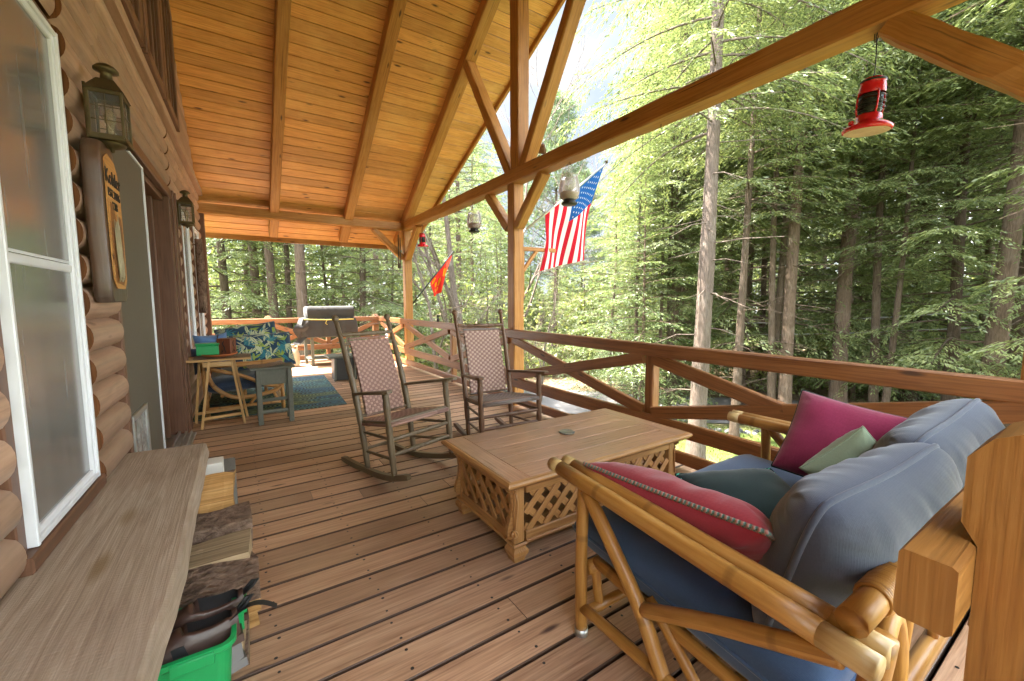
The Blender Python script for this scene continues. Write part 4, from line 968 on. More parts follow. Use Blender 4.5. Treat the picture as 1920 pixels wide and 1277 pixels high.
    # rolled ends over the rails
    for z in (1.025, .447):
        sg = 1 if z > .8 else -1; rows = []
        for q in range(9):
            a = math.pi*q/8; rows.append([Vector((-hw+2*hw*j/16, bp(z)-.016*math.cos(a)+.003, z+sg*.018*math.sin(a)+sg*.006)) for j in range(17)])
        b.grid(rows, 1, True, 18)
    b.build('woven_back', [backm, wrapm], t, False)
    b = MB(); rows = []; nx_, ny_ = 18, 16
    for i in range(ny_+1):
        k = i/ny_; y = -dep/2-.012+(dep+.024)*k; w = fw_+(rw-fw_)*k-.004; zz = .444-.028*k
        rows.append([Vector((-w+2*w*j/nx_, y, zz-.014*math.sin(k*math.pi)*math.sin(j/nx_*math.pi)-(.012 if i in (0, ny_) else 0)-(.008 if j in (0, nx_) else 0))) for j in range(nx_+1)])
    vs = [p for r in rows for p in r]; m = nx_+1; fs = []; us = []
    for i in range(ny_):
        for j in range(nx_): fs.append((i*m+j, i*m+j+1, (i+1)*m+j+1, (i+1)*m+j)); us.append([((j+a)/nx_*2*fw_/.026, (i+c_)/ny_*dep/.026) for a, c_ in ((0, 0), (1, 0), (1, 1), (0, 1))])
    b.add(vs, fs, us, 0, True); b.add([p-Vector((0, 0, .024)) for p in vs], [f[::-1] for f in fs], [u[::-1] for u in us], 0, True)
    for (pa, pb) in ((rows[0][0], rows[0][-1]), (rows[0][0], rows[-1][0]), (rows[0][-1], rows[-1][-1])):
        b.tube([pa+Vector((0, 0, -.012)), (pa+pb)/2+Vector((0, 0, -.012)), pb+Vector((0, 0, -.012))], .017, 8, 0)
    b.build('woven_seat', seatm, t, False)
    t.rotation_euler = (tilt, 0, rz)
    return t
rocking_chair('olive brown rocking chair with pink woven back standing nearest the doorway', (1.045, 3.075, .015), .34, -.115, (.222, .274, .20, .40), M['rocker1'], M['weave_pink'], M['weave_pink'], M['weave_pink'])
rocking_chair('dark brown rocking chair with checkered woven back standing behind the coffee table', (1.975, 3.215, .005), -.065, -.045, (.232, .286, .20, .42), M['rocker2'], M['weave_tan'], M['weave_grey'], M['weave_grey'])

# ================================================================== COFFEE TABLE
t = thing('coffee_table', 'honey pine coffee table with lattice sides and scrolled corners', 'coffee table', (1.72, 1.95, 0))
tx0, tx1, ty0, ty1 = 1.03, 2.40, 1.595, 2.325
mb = MB(); nbd = 5; bwid = (ty1-ty0)/nbd
inx0, inx1 = tx0+.115, tx1-.115
for i in range(nbd): mb.beam((inx0+.0008, ty0+bwid*(i+.5), .438), (inx1-.0008, ty0+bwid*(i+.5), .438), bwid-.0015, .026, ZUP, .002)
for a, b in ((tx0, inx0), (inx1, tx1)): mb.beam(((a+b)/2, ty0, .438), ((a+b)/2, ty1, .438), abs(b-a), .0262, ZUP, .003)
mb.build('tabletop', M['ctop'], t)
mb = MB(); ov = .022   # moulded rounded edge round the top
def edge_prof(c, nrm): return [c+nrm*a+Vector((0, 0, b)) for a, b in ((0, .4505), (.010, .4495), (.019, .444), (.023, .436), (.022, .427), (.014, .421), (.006, .412), (-.008, .402), (-.02, .402))]
cs = [(tx0, ty0), (tx1, ty0), (tx1, ty1), (tx0, ty1)]; nr = [Vector((-1, -1, 0)), Vector((1, -1, 0)), Vector((1, 1, 0)), Vector((-1, 1, 0))]
P = [edge_prof(Vector((*c, 0)), n_) for c, n_ in zip(cs, nr)]
for i in range(4):
    a, b = P[i], P[(i+1) % 4]
    for j in range(len(a)-1): mb.add([a[j], a[j+1], b[j+1], b[j]], [(0, 1, 2, 3)], [[(a[j].x+a[j].y, j*.01), (a[j].x+a[j].y, j*.01+.01), (b[j].x+b[j].y, j*.01+.01), (b[j].x+b[j].y, j*.01)]], 0, True)
mb.build('top_edge', M['ctable'], t)
ix0, ix1, iy0, iy1 = tx0+.05, tx1-.05, ty0+.045, ty1-.045
mb = MB(); pw = .075
for z, h in ((.375, .055), (.125, .045)):
    for yy in (iy0+.012, iy1-.012): mb.beam((ix0+pw, yy, z), (ix1-pw, yy, z), .022, h, ZUP, .003)
    for xx in (ix0+.012, ix1-.012): mb.beam((xx, iy0+pw*.85, z), (xx, iy1-pw*.85, z), .022, h, ZUP, .003)
for yy in (iy0+.004, iy1-.004): mb.beam((ix0+pw, yy-.0, .099), (ix1-pw, yy, .099), .03, .016, ZUP, .004)
for xx in (ix0+.004, ix1-.004): mb.beam((xx, iy0+pw*.85, .099), (xx, iy1-pw*.85, .099), .03, .016, ZUP, .004)
mb.box(((ix0+ix1)/2, (iy0+iy1)/2, .11), (ix1-ix0-.06, iy1-iy0-.06, .012)); mb.build('frame', M['ctable'], t)
def lattice(name, o, ax, ln, z0, z1, nrm):
    m_ = MB(); o = Vector(o); ax = Vector(ax); nrm = Vector(nrm); step = .108; H_ = z1-z0
    for sg, off in ((1, .005), (-1, -.005)):
        k = -H_
        while k < ln:
            a, b = (k, 0), (k+H_, H_)
            if a[0] < 0: a = (0, -k)
            if b[0] > ln: b = (ln, ln-k)
            if b[0]-a[0] > .02:
                pa = o+ax*(a[0] if sg > 0 else ln-a[0])+Vector((0, 0, z0+a[1])); pb = o+ax*(b[0] if sg > 0 else ln-b[0])+Vector((0, 0, z0+b[1]))
                m_.beam(pa+nrm*off, pb+nrm*off, .0085, .036, nrm.cross((pb-pa).normalized()), .002)
            k += step
    return m_.build(name, M['ctable'], t)
for yy, nn in ((iy0+.014, -1), (iy1-.014, 1)): lattice('lattice', (ix0+pw, yy, 0), (1, 0, 0), ix1-ix0-2*pw, .147, .348, (0, nn, 0))
for xx, nn in ((ix0+.014, -1), (ix1-.014, 1)): lattice('lattice', (xx, iy0+pw*.85, 0), (0, 1, 0), iy1-iy0-1.7*pw, .147, .348, (nn, 0, 0))
for sx in (-1, 1):
    for sy in (-1, 1):
        cx, cy = (ix0 if sx < 0 else ix1), (iy0 if sy < 0 else iy1); m_ = MB()
        m_.box((cx-sx*.034, cy-sy*.030, .25), (.062, .055, .30), .005, 0, 0, 'z')
        # S-scroll corner bracket, an outline with depth on both faces
        outl = [(0, .395), (.034, .397), (.040, .385), (.036, .372), (.026, .370), (.018, .34), (.012, .30), (.016, .25), (.030, .20), (.038, .17), (.036, .14), (.022, .125), (0, .122)]
        m_.prism([(q[0], q[1]) for q in outl], (cx-sx*.01, cy-sy*.028-.0125, 0), (sx, 0, 0), (0, 0, 1), -.025*sx if sx > 0 else .025*1.0*-1*-1 if False else (-.025 if sx > 0 else .025))
        for (u, z, r) in ((.024, .378, .017), (.022, .150, .021)):
            for face in (0, 1):
                pts = []
                for q in range(22):
                    a = q/21*math.pi*3.2; rad_ = r*(1-q/24)
                    uu, zz = u+rad_*math.cos(a), z+rad_*math.sin(a)
                    pts.append(Vector((cx+sx*(uu-.026), cy+sy*.0005, zz)) if face == 0 else Vector((cx+sx*.0005, cy+sy*(uu-.026), zz)))
                m_.tube(pts, .0055, 6)
        pts = [Vector((cx-sx*.006+sx*q[0]*.5, cy+sy*.001, q[1])) for q in ((-.01, .36), (-.026, .32), (-.024, .27), (-.012, .22), (-.002, .18))]; m_.tube(pts, .0055, 6)
        m_.build('corner_post', M['ctable'], t)
        m_ = MB(); lx, ly = cx-sx*.036, cy-sy*.032; prof = [(.038, .10), (.046, .092), (.040, .084), (.036, .075), (.048, .058), (.046, .04), (.034, .018), (.031, .0)]
        m_.lathe([(a*1.32, b) for a, b in prof][::-1], (lx, ly, 0), 4, 0, Matrix.Rotation(R(45), 3, 'Z'), False); m_.build('leg', M['ctable'], t)
mb = MB(); mb.lathe([(0, 0), (.046, 0), (.050, .003), (.050, .007), (.046, .0105), (.043, .009), (0, .009)], (1.742, 2.02, .4515), 32); s = NT('coaster'); v = s.coords('Object'); n = s.noise(v, 40, 4, .6)
M['coaster'] = s.fin(s.ramp(n, [(.35, (.07, .075, .09)), (.65, (.22, .20, .13))]), .35, .5); single('coaster', mb, M['coaster'], 'round dark coaster lying on the worn table top', 'coaster')

# ================================================================== CUSHIONS
def cushion(name, C_, u, v, w, h, t_, mat, parent=None, pipe=None, pinch=.07, puff=.55, wr=.010, seed=0, nseg=44, round_=5., sag=0., piper=.006, inv=True, cr=0., decor=None):
    """pillow spanned by unit axes u (width) and v (height); thickness along u x v"""
    C_ = Vector(C_); u = Vector(u).normalized(); v = Vector(v); v = (v-u*v.dot(u)).normalized(); nn = u.cross(v); mb = MB(); edge = []
    def pos(a, b, sd):
        rc = 1-cr*(a*b)**4; x = a*w/2*(1-pinch*(1-b*b))*rc; y = b*h/2*(1-pinch*(1-a*a))*rc
        f = ((1-abs(a)**round_)*(1-abs(b)**round_)); th = t_/2*max(0, f)**puff
        e = max(abs(a), abs(b)); fall = max(0, 1-(1-e)/.45)
        # wrinkles running in from the seams
        if abs(a) > abs(b): q = noise.noise(Vector((b*5.2+seed, a*.7, sd*3.)))+.75*noise.noise(Vector((b*16+seed, a*.9, sd*5.)))+.35*noise.noise(Vector((b*33+seed, a*1.6, sd*5.)))
        else: q = noise.noise(Vector((a*5.2+seed+9, b*.7, sd*3.)))+.75*noise.noise(Vector((a*16+seed+4, b*.9, sd*5.)))+.35*noise.noise(Vector((a*33+seed+4, b*1.6, sd*5.)))
        soft = noise.noise(Vector((a*1.6+seed, b*1.6, sd*7)))
        th += (wr*q*fall*min(1, f*3) + wr*1.1*soft*min(1, f*2))
        p = C_+u*x+v*(y)+nn*(sd*th)
        p.z -= sag*(1-a*a)*(.5+.5*b)
        return p
    for sd in (1, -1):
        rows = []
        for i in range(nseg+1):
            a = math.sin((i/nseg*2-1)*math.pi/2); rows.append([pos(a, math.sin((j/nseg*2-1)*math.pi/2), sd) for j in range(nseg+1)])
        mb.grid(rows if sd > 0 else rows[::-1], 0, True, 1)
    if decor: decor(mb, pos, nn)
    o = mb.build(name, mat, parent, inv)
    if pipe is not None:
        pm = MB(); ring_ = []
        for i in range(nseg): ring_.append(pos(-1+2*i/nseg, -1, 1))
        for i in range(nseg): ring_.append(pos(1, -1+2*i/nseg, 1))
        for i in range(nseg): ring_.append(pos(1-2*i/nseg, 1, 1))
        for i in range(nseg+1): ring_.append(pos(-1, 1-2*i/nseg, 1))
        pm.tube(ring_, piper, 7, 0, False); pm.build('piping', pipe, o, False)
    return o

# ================================================================== LOVESEAT
t = thing('rattan_loveseat', 'golden rattan loveseat with faded blue cushions in front of the near railing', 'loveseat', (1.75, .75, 0))
def pole(nm, pts, r, mat='bamboo', n=12, k=6):
    pts = [Vector(p) for p in pts]; out = []
    if len(pts) == 2: out = [pts[0].lerp(pts[1], i/k) for i in range(k+1)]
    else:   # Catmull-Rom
        q = [pts[0]*2-pts[1]]+pts+[pts[-1]*2-pts[-2]]
        for i in range(1, len(q)-2):
            for j in range(k):
                s_ = j/k; a, b, c, d = q[i-1], q[i], q[i+1], q[i+2]; out.append(.5*((2*b)+(c-a)*s_+(2*a-5*b+4*c-d)*s_*s_+(3*b-a-3*c+d)*s_**3))
        out.append(pts[-1])
    m_ = MB(); m_.tube(out, [r*(1+.03*noise.noise(Vector((p.x*9, p.y*9, p.z*9)))) for p in out], n); return m_.build(nm, M[mat], t)
for sd in (0, 1):
    def X_(x): return x if sd == 0 else 3.53-x
    for off in (0, .062):
        a = Vector((X_(1.075+off), 1.335-off*.2, .622)); b = Vector((X_(.982+off), .232, .600)); d_ = (b-a).normalized()
        pole('arm_pole', [a+d_*.06, b-d_*.10], .0285)
        pole('arm_cap', [a, a+d_*.062], .0275, 'bamboocap', 14, 2); pole('arm_cap', [b-d_*.102, b], .0275, 'bamboocap', 14, 2)
    xl = X_(1.062); xi = X_(1.125)
    pole('front_leg', [(X_(1.075), 1.145, .60), (xl, 1.14, .30), (xl, 1.135, .012)], .024)
    m_ = MB(); m_.tube([(xl, 1.135, .0), (xl, 1.135, .028)], .0265, 14); m_.build('foot_cap', M['alu'], t)
    pole('side_brace', [(X_(1.07), 1.125, .585), (X_(1.06), .98, .44), (X_(1.055), .845, .285), (X_(1.05), .735, .10), (X_(1.045), .66, .012)], .025)
    pole('side_rail', [(xl, 1.125, .115), (X_(1.05), .75, .128), (X_(1.04), .30, .14)], .021)
    pole('side_brace', [(X_(1.06), .845, .29), (X_(1.03), .60, .425), (X_(1.005), .40, .525), (X_(1.0), .30, .57)], .024)
    pole('side_brace', [(X_(1.115), .86, .30), (X_(1.10), .68, .15), (X_(1.09), .58, .04)], .018)
    pole('seat_side_rail', [(xi, 1.12, .285), (xi, .75, .24), (xi, .34, .20)], .022)
    pole('rear_leg', [(X_(1.06), .255, .0), (X_(1.06), .27, .35), (X_(1.06), .25, .62)], .026)
    pole('rear_loop', [(X_(1.13), .30, .10), (X_(1.12), .265, .30), (X_(1.14), .27, .50), (X_(1.22), .275, .58), (X_(1.27), .27, .45), (X_(1.25), .27, .20), (X_(1.25), .28, .06)], .02)
    pole('front_strut', [(xi, 1.13, .28), (xi, 1.10, .10)], .019)
pole('back_rail', [(1.0, .285, .655), (1.75, .275, .665), (2.53, .285, .655)], .029); m_ = MB()
for q in range(16): m_.tube([(1.115+.0085*q, .284+.0315*math.cos(a*math.pi/7), .6575+.0315*math.sin(a*math.pi/7)) for a in range(15)], .0048, 6)
m_.build('wrapping', M['bamboo'], t)
pole('back_rail', [(1.0, .30, .24), (2.53, .30, .24)], .026)
pole('front_rail', [(1.09, 1.13, .265), (2.44, 1.13, .265)], .026); pole('front_rail', [(1.07, 1.10, .115), (2.46, 1.10, .115)], .02)
for xx in (1.4, 1.75, 2.1): pole('back_spindle', [(xx, .30, .24), (xx, .278, .65)], .014)
mb = MB()
for i in range(9): mb.beam((1.12, .40+.085*i, .20+.0095*i), (2.41, .40+.085*i, .20+.0095*i), .04, .015)
mb.build('seat_slats', M['bamboo'], t)
sv = Vector((0, 1, .10)).normalized()
cushion('seat_cushion', (1.765, .80, .335), (1, 0, 0), sv, 1.315, .88, .185, M['denimseat'], t, M['denimseat'], .012, .26, .007, 2.2, 40, 7., 0, .007)
bu = Vector((1, .02, .0)); bv = Vector((.02, -.30, 1)).normalized()
cushion('back_cushion', (1.50, .43, .600), Vector((1, -.08, .05)), Vector((.05, -.28, 1)), .76, .54, .32, M['denim'], t, M['denim'], .015, .46, .021, 5.1, 64, 2.6, .03, .009, True, .13)
cushion('back_cushion', (2.12, .42, .645), Vector((1, -.06, .12)), Vector((-.06, -.25, 1)), .66, .55, .30, M['denim'], t, M['denim'], .02, .46, .021, 8.7, 64, 2.6, .02, .009, True, .12)
# throw pillows
s = NT('twisted cord'); v = s.coords('UV'); mp = s.n('Mapping'); mp.inputs['Scale'].default_value = (60, 22, 1); mp.inputs['Rotation'].default_value = (0, 0, .5); s.l(v, mp.inputs[0]); w_ = s.n('TexWave', wave_type='BANDS', bands_direction='DIAGONAL'); w_.inputs['Scale'].default_value = .5; s.l(mp.outputs[0], w_.inputs[0]); s.bump(w_.outputs[1], .8, .003)
M['cord'] = s.fin(s.ramp(w_.outputs[1], [(.3, (.10, .17, .14)), (.5, (.30, .30, .24)), (.7, (.36, .16, .12))]), .85, .2)
def pillow(label, *a, **k): return tag(cushion('throw_pillow', *a, **k), label, 'pillow')
pillow('crimson pillow with twisted cord edge lying on the near rattan arm', (1.285, .84, .548), Vector((0, -1, .06)), Vector((.76, 0, -.60)), .69, .42, .20, M['crimson'], None, M['cord'], .05, .5, .013, 3.3, 52, 3.0, .0, .008)
pillow('raspberry pillow leaning against the far end of the loveseat', (2.25, .72, .648), Vector((.10, -1, -.14)), Vector((.50, 0, .87)), .45, .41, .18, M['magenta'], None, M['teal'], .06, .5, .010, 6.6, 44, 3.4, .0, .005)
pillow('small sage green pillow in front of the raspberry one', (1.985, .60, .648), Vector((.3, -.5, .6)), Vector((-.5, .2, .6)), .27, .26, .14, M['sage'], None, M['sage'], .08, .5, .006, 1.7, 32, 3., .0, .004)
s = NT('teal embroidered'); v = s.coords('Object'); bk = s.n('TexBrick'); bk.inputs['Scale'].default_value = 9; bk.inputs['Mortar Size'].default_value = .02; bk.inputs['Color1'].default_value = (.012, .035, .035, 1); bk.inputs['Color2'].default_value = (.015, .03, .045, 1); bk.inputs['Mortar'].default_value = (.10, .42, .30, 1); s.l(v, bk.inputs[0]); M['tealpat'] = s.fin(bk.outputs[0], .9, .1)
pillow('dark green velvet pillow with light stitching flat on the blue seat', (1.74, .86, .475), Vector((.86, -.42, .0)), Vector((.35, .75, .22)), .46, .36, .13, M['teal'], None, M['tealpat'], .06, .5, .006, 4.4, 36, 3., .0, .008)

# ================================================================== FAR END OF THE DECK
s = NT('rug'); v = s.coords('Object')
mp = s.n('Mapping'); mp.inputs['Scale'].default_value = (1.55, 3.4, 1); s.l(v, mp.inputs[0])
vo = s.n('TexVoronoi'); vo.inputs['Scale'].default_value = 1.5; vo.inputs['Randomness'].default_value = .45; s.l(mp.outputs[0], vo.inputs['Vector'])
rg = s.math('SINE', s.math('MULTIPLY', vo.outputs['Distance'], 62.)); 
vd_ = s.n('VectorMath', operation='SUBTRACT'); s.l(mp.outputs[0], vd_.inputs[0]); vs_ = s.n('VectorMath', operation='SCALE'); 
n = s.noise(v, 55, 2, .5); dash = s.ramp(s.math('MULTIPLY', s.math('ADD', rg, .4), s.math('ADD', n, .25)), [(.35, (0, 0, 0)), (.5, (1, 1, 1))])
pal = s.ramp(vo.outputs['Color'], [(.3, (.075, .19, .27)), (.5, (.26, .31, .12)), (.7, (.11, .25, .25))])
M['rug'] = s.fin(s.mix(dash, (.035, .042, .05), pal), .85, .2)
mb = MB(); xs = 24; c0, c1, c2, c3 = Vector((-.50, 5.62, 0)), Vector((1.10, 5.52, 0)), Vector((1.22, 7.98, 0)), Vector((-.43, 8.06, 0)); rows = []
for i in range(xs+1):
    a, b = c0.lerp(c1, i/xs), c3.lerp(c2, i/xs); rows.append([a.lerp(b, j/xs)+Vector((0, 0, .0085+.002*noise.noise(Vector((i*.5, j*.5, 0))))) for j in range(xs+1)])
mb.grid(rows)
for e in ([r[0] for r in rows], rows[-1], [r[-1] for r in rows], rows[0]):
    for p, q in zip(e[:-1], e[1:]): mb.add([p, q, Vector((q.x, q.y, .003)), Vector((p.x, p.y, .003))], [(0, 1, 2, 3)], [[(0, 0)]*4])
single('outdoor_rug', mb, M['rug'], 'teal and green outdoor rug with feather ovals on the far deck', 'rug')

t = thing('side_table', 'varnished tan folding table with splayed legs in front of the far loveseat', 'side table', (-.2, 5.42, 0))
mb = MB(); mb.beam((-.485, 5.41, .705), (.09, 5.41, .705), .36, .022, ZUP, .004); mb.build('tabletop', M['tanwood'], t)
for yy, in ((5.255,), (5.56,)):
    for a, b, c in ((-.375, -.385, .029), (-.285, -.40, .029), (-.02, -.0, .029), (-.06, .02, .026)):
        pass
for (xt, xb, yy, yb) in ((-.275, -.372, 5.27, 5.255), (-.37, -.44, 5.50, 5.56), (-.085, .0, 5.275, 5.28), (-.07, .03, 5.50, 5.57)):
    mb = MB(); mb.beam((xt, yy, .695), (xb, yb, .0), .032, .024, (1, 0, 0), .003); mb.build('leg', M['tanwood'], t)
for a, b, w, h in (((-.365, 5.258, .10), (-.01, 5.278, .115), .022, .03), ((-.33, 5.27, .66), (-.08, 5.275, .66), .03, .05), ((-.42, 5.555, .10), (.02, 5.565, .115), .022, .03)): mb = MB(); mb.beam(a, b, w, h, ZUP, .003); mb.build('stretcher', M['tanwood'], t)
def woven_mat(c, w, d, z, rz, label, curl=False):
    mb = MB(); rs = random.Random(3); q = Matrix.Rotation(rz, 3, 'Z'); rows = []
    for i in range(19):
        r_ = []
        for j in range(19):
            x, y = (i/18-.5)*w, (j/18-.5)*d; zz = z+.006+.005*noise.noise(Vector((x*18, y*18, 2)))
            if curl: zz += .045*max(0, i/18-.62)**.7*(1+.4*math.sin(j*.7))+.01*noise.noise(Vector((x*8, y*8, 5)))
            r_.append(Vector(c)+q @ Vector((x, y, 0))+Vector((0, 0, zz)))
        rows.append(r_)
    mb.grid(rows, 0, False, 20); mb.grid([[p-Vector((0, 0, .006)) for p in r] for r in rows][::-1], 0, False, 20)
    return single('woven_mat', mb, M['wmat'], label, 'mat')
M['wmat'] = weave_mat('straw weave', (.42, .33, .24), (.15, .09, .065), (.30, .22, .15), 2, 2)
woven_mat((-.16, 5.42, 0), .50, .30, .717, .02, 'straw woven placemat spread on the tan side table')
mb = MB(); mb.lathe([(0, 0), (.12, 0), (.165, .022), (.168, .028), (.155, .028), (.115, .01), (0, .008)], (-.19, 5.43, .728), 32); single('terracotta_tray', mb, M['terracotta'], 'round terracotta saucer tray on the woven placemat', 'tray')
t = thing('storage_box', 'small green plastic tub on the terracotta tray', 'tub', (-.29, 5.43, .74)); mb = MB(); mb.box((-.285, 5.43, .80), (.19, .14, .11), .012); mb.build('tub', M['green'], t); mb = MB(); mb.box((-.285, 5.43, .862), (.205, .155, .016), .004); mb.build('rim', M['green'], t)
t = thing('carved_box', 'carved red wood box with cut out swirls beside the green tub', 'box', (-.12, 5.42, .74), R(-24)); mb = MB(); mb.beam((0, 0, .0), (0, 0, .175), .13, .13, (0, 1, 0), .004)
mb.build('box', M['carvedbox'], t, False); mb = MB()
for side in range(4):
    q = Matrix.Rotation(math.pi/2*side, 3, 'Z')
    mb.tube([q @ Vector((.01*math.sin(i*.75), -.0655, .05+.10*i/9)) for i in range(10)], .0045, 5)
    for sx in (-.02, .02): mb.tube([q @ Vector((sx, -.0655, .03)), q @ Vector((sx*.5, -.0655, .05))], .0045, 5)
mb.build('cutout', M['black'], t, False)

t = thing('stool', 'grey green painted wooden stool with a drawer apron beside the tan table', 'stool', (.28, 5.2, 0))
mb = MB(); mb.beam((.075, 5.21, .60), (.485, 5.21, .60), .30, .024, ZUP, .004); mb.build('seat', M['greengrey'], t)
for x in (.145, .435):
    for y in (5.10, 5.32): mb = MB(); mb.box((x, y, .294), (.048, .048, .588), .004, 0, 0, 'z'); mb.build('leg', M['greengrey'], t)
mb = MB(); mb.box((.29, 5.102, .505), (.242, .02, .165), .003); mb.box((.29, 5.318, .505), (.242, .02, .165), .003); mb.box((.146, 5.21, .505), (.02, .172, .165), .003, 0, 0, 'y'); mb.box((.434, 5.21, .505), (.02, .172, .165), .003, 0, 0, 'y'); mb.build('apron', M['greengrey'], t)
for z, yy in ((.135, 5.10), (.215, 5.32)): mb = MB(); mb.box((.29, yy, z), (.242, .022, .036), .003); mb.build('stretcher', M['greengrey'], t)
for x in (.145, .435): mb = MB(); mb.box((x, 5.21, .20), (.022, .172, .036), .003, 0, 0, 'y'); mb.build('stretcher', M['greengrey'], t)
woven_mat((.22, 5.21, 0), .34, .26, .613, .1, 'crumpled straw woven mat curling over the grey stool', True)

t = thing('rattan_loveseat', 'far rattan loveseat against the cabin wall with navy seat and tropical cushions', 'loveseat', (.0, 6.3, 0))
for yy in (5.72, 7.25):
    pole('arm_pole', [(-.36, yy, .60), (.02, yy, .585), (.42, yy, .60)], .03, 'bamboofar')
    pole('front_leg', [(.40, yy, .60), (.405, yy, .0)], .022, 'bamboofar'); pole('rear_leg', [(-.36, yy, .62), (-.34, yy, .0)], .022, 'bamboofar')
    pole('side_brace', [(-.34, yy, .52), (-.26, yy, .34), (-.10, yy, .215), (.10, yy, .20), (.30, yy, .235), (.40, yy, .30)], .024, 'bamboofar')
    pole('side_brace', [(-.30, yy, .555), (.0, yy, .45), (.22, yy, .33), (.40, yy, .28)], .022, 'bamboofar')
    pole('side_rail', [(-.34, yy, .10), (.40, yy, .10)], .02, 'bamboofar'); pole('side_brace', [(.06, yy, .11), (.18, yy, .26)], .018, 'bamboofar'); pole('side_brace', [(.36, yy, .10), (.30, yy, .26)], .018, 'bamboofar')
for z in (.10, .28): pole('front_rail', [(.40, 5.70, z), (.40, 7.27, z)], .022, 'bamboofar')
pole('back_rail', [(-.37, 5.70, .62), (-.37, 7.27, .62)], .026, 'bamboofar'); pole('back_rail', [(-.34, 5.70, .2), (-.34, 7.27, .2)], .022, 'bamboofar')
for q in range(3): pole('seat_slat', [(-.2+.22*q, 5.72, .235), (-.2+.22*q, 7.25, .235)], .018, 'bamboofar')
cushion('seat_cushion', (.03, 6.485, .345), (0, 1, 0), (-1, 0, -.05), 1.48, .74, .19, M['denimdark'], t, M['denimdark'], .015, .3, .01, 4, 32, 6.)
TROP = [fabric('navy print ground', (.028, .07, .125), (.02, .045, .085)), fabric('pale leaf print', (.58, .60, .42), (.46, .52, .30)), fabric('lime leaf print', (.38, .46, .07), (.26, .36, .06)), fabric('teal leaf print', (.05, .24, .30), (.03, .16, .22))]
def tropical(seed):
    def deco(mb, pos, nn):
        rs = random.Random(seed)
        for q in range(64):
            ca, cb, an = rs.uniform(-.92, .92), rs.uniform(-.9, .9), rs.uniform(0, 6.28); ln = rs.uniform(.34, .62); wd = ln*rs.uniform(.10, .17) if q % 3 else ln*.22; mi = rs.choice((1, 1, 2, 3)); fan = 5 if q % 3 == 0 else 1
            for f in range(fan):
                a2 = an+(f-fan//2)*.42; dx, dy = math.cos(a2)*.75, math.sin(a2); w_ = wd if fan == 1 else ln*.075
                for sd in (1, -1):
                    cols = []
                    for i in range(9):
                        k = i/8; hw_ = w_*math.sin(math.pi*min(1, k*.97+.015))**.8; px_, py_ = ca+dx*ln*k, cb+dy*ln*k; row = []
                        for e in (-1, -.12, .12, 1): row.append(pos(max(-.985, min(.985, px_-dy*hw_*e*.75)), max(-.985, min(.985, py_+dx*hw_*e)), sd)+nn*(sd*(.0022+.00025*(q % 7))))
                        cols.append(row)
                    for lo, m2 in ((0, mi), (2, mi)):
                        P = [[r[lo], r[lo+1]] for r in cols]; mb.grid(P if sd > 0 else P[::-1], m2, True)
    return deco
pillow('tropical leaf print cushion in front nearest the grey stool', (.24, 6.02, .70), Vector((1, .16, .03)), Vector((-.06, .42, .9)), .66, .44, .20, TROP, None, M['denimdark'], .04, .45, .010, 2.9, 36, 4., 0, .007, True, 0., tropical(4))
pillow('tropical leaf print cushion leaning behind the other one', (.10, 6.28, .80), Vector((1, .05, .14)), Vector((.0, .42, .9)), .66, .44, .19, TROP, None, M['denimdark'], .04, .45, .010, 7.9, 36, 4., 0, .007, True, 0., tropical(9))
t = thing('backpack', 'blue and navy bag slumped on the far loveseat arm against the wall', 'bag', (-.28, 5.95, .6))
cushion('bag', (-.27, 5.98, .735), Vector((.9, .3, .05)), Vector((-.1, .1, 1)), .34, .40, .22, M['bagblue'], t, None, .10, .5, .018, 3.7, 30, 2.6)
cushion('pocket', (-.34, 5.86, .65), Vector((.9, .3, .1)), Vector((-.2, .1, 1)), .26, .30, .18, M['denimdark'], t, None, .10, .5, .014, 5.7, 24, 2.6)
mb = MB()
for x in (-.33, -.24): mb.tube([(x, 5.88, .62), (x+.005, 5.862, .74), (x+.02, 5.90, .86), (x+.03, 5.98, .92)], .006, 6)
mb.build('strap', M['black'], t)

t = thing('covered_grill', 'barbecue grill under a grey cover tied with yellow rope', 'grill', (1.6, 9.5, 0))
mb = MB(); secs = [(9.2, 9.78)]
def tarp(x0, x1, y0, y1, zs, seed, nn=30):
    rows = []
    per = []
    for i in range(nn*4):
        k = i/(nn*4)*4; e = int(k); f = k-e
        per.append([(-1+2*f, -1), (1, -1+2*f), (1-2*f, 1), (-1, 1-2*f)][e])
    for zi, (z, sx, sy, amp) in enumerate(zs):
        r_ = []
        for j, (a, b) in enumerate(per):
            q = noise.noise(Vector((j*.32, z*1.4, seed))); kx = 1+amp*q
            L_ = max(abs(a), abs(b)); c = (a*a+b*b)**.5; a2, b2 = a*(1-.08*(c-1)), b*(1-.08*(c-1))
            r_.append(Vector(((x0+x1)/2+a2*(x1-x0)/2*sx*kx, (y0+y1)/2+b2*(y1-y0)/2*sy*kx, z+.014*noise.noise(Vector((j*.5, zi, seed+3))))))
        rows.append(r_+[r_[0]])
    m_ = MB(); m_.grid(rows[::-1], 0, True); top = rows[0][:-1]; cz = sum((p.z for p in top))/len(top)+.008
    m_.add(top+[Vector(((x0+x1)/2, (y0+y1)/2, cz))], [(i, (i+1) % len(top), len(top)) for i in range(len(top))], [[(0, 0)]*3]*len(top), 0, True); return m_
tarp(1.14, 2.08, 9.22, 9.80, [(1.205, .93, .80, .02), (1.19, .985, .95, .02), (1.12, 1.0, 1.0, .02), (1.02, .985, 1.0, .03), (.965, .95, .96, .05)], 1.).build('hood_cover', M['grillcover'], t)
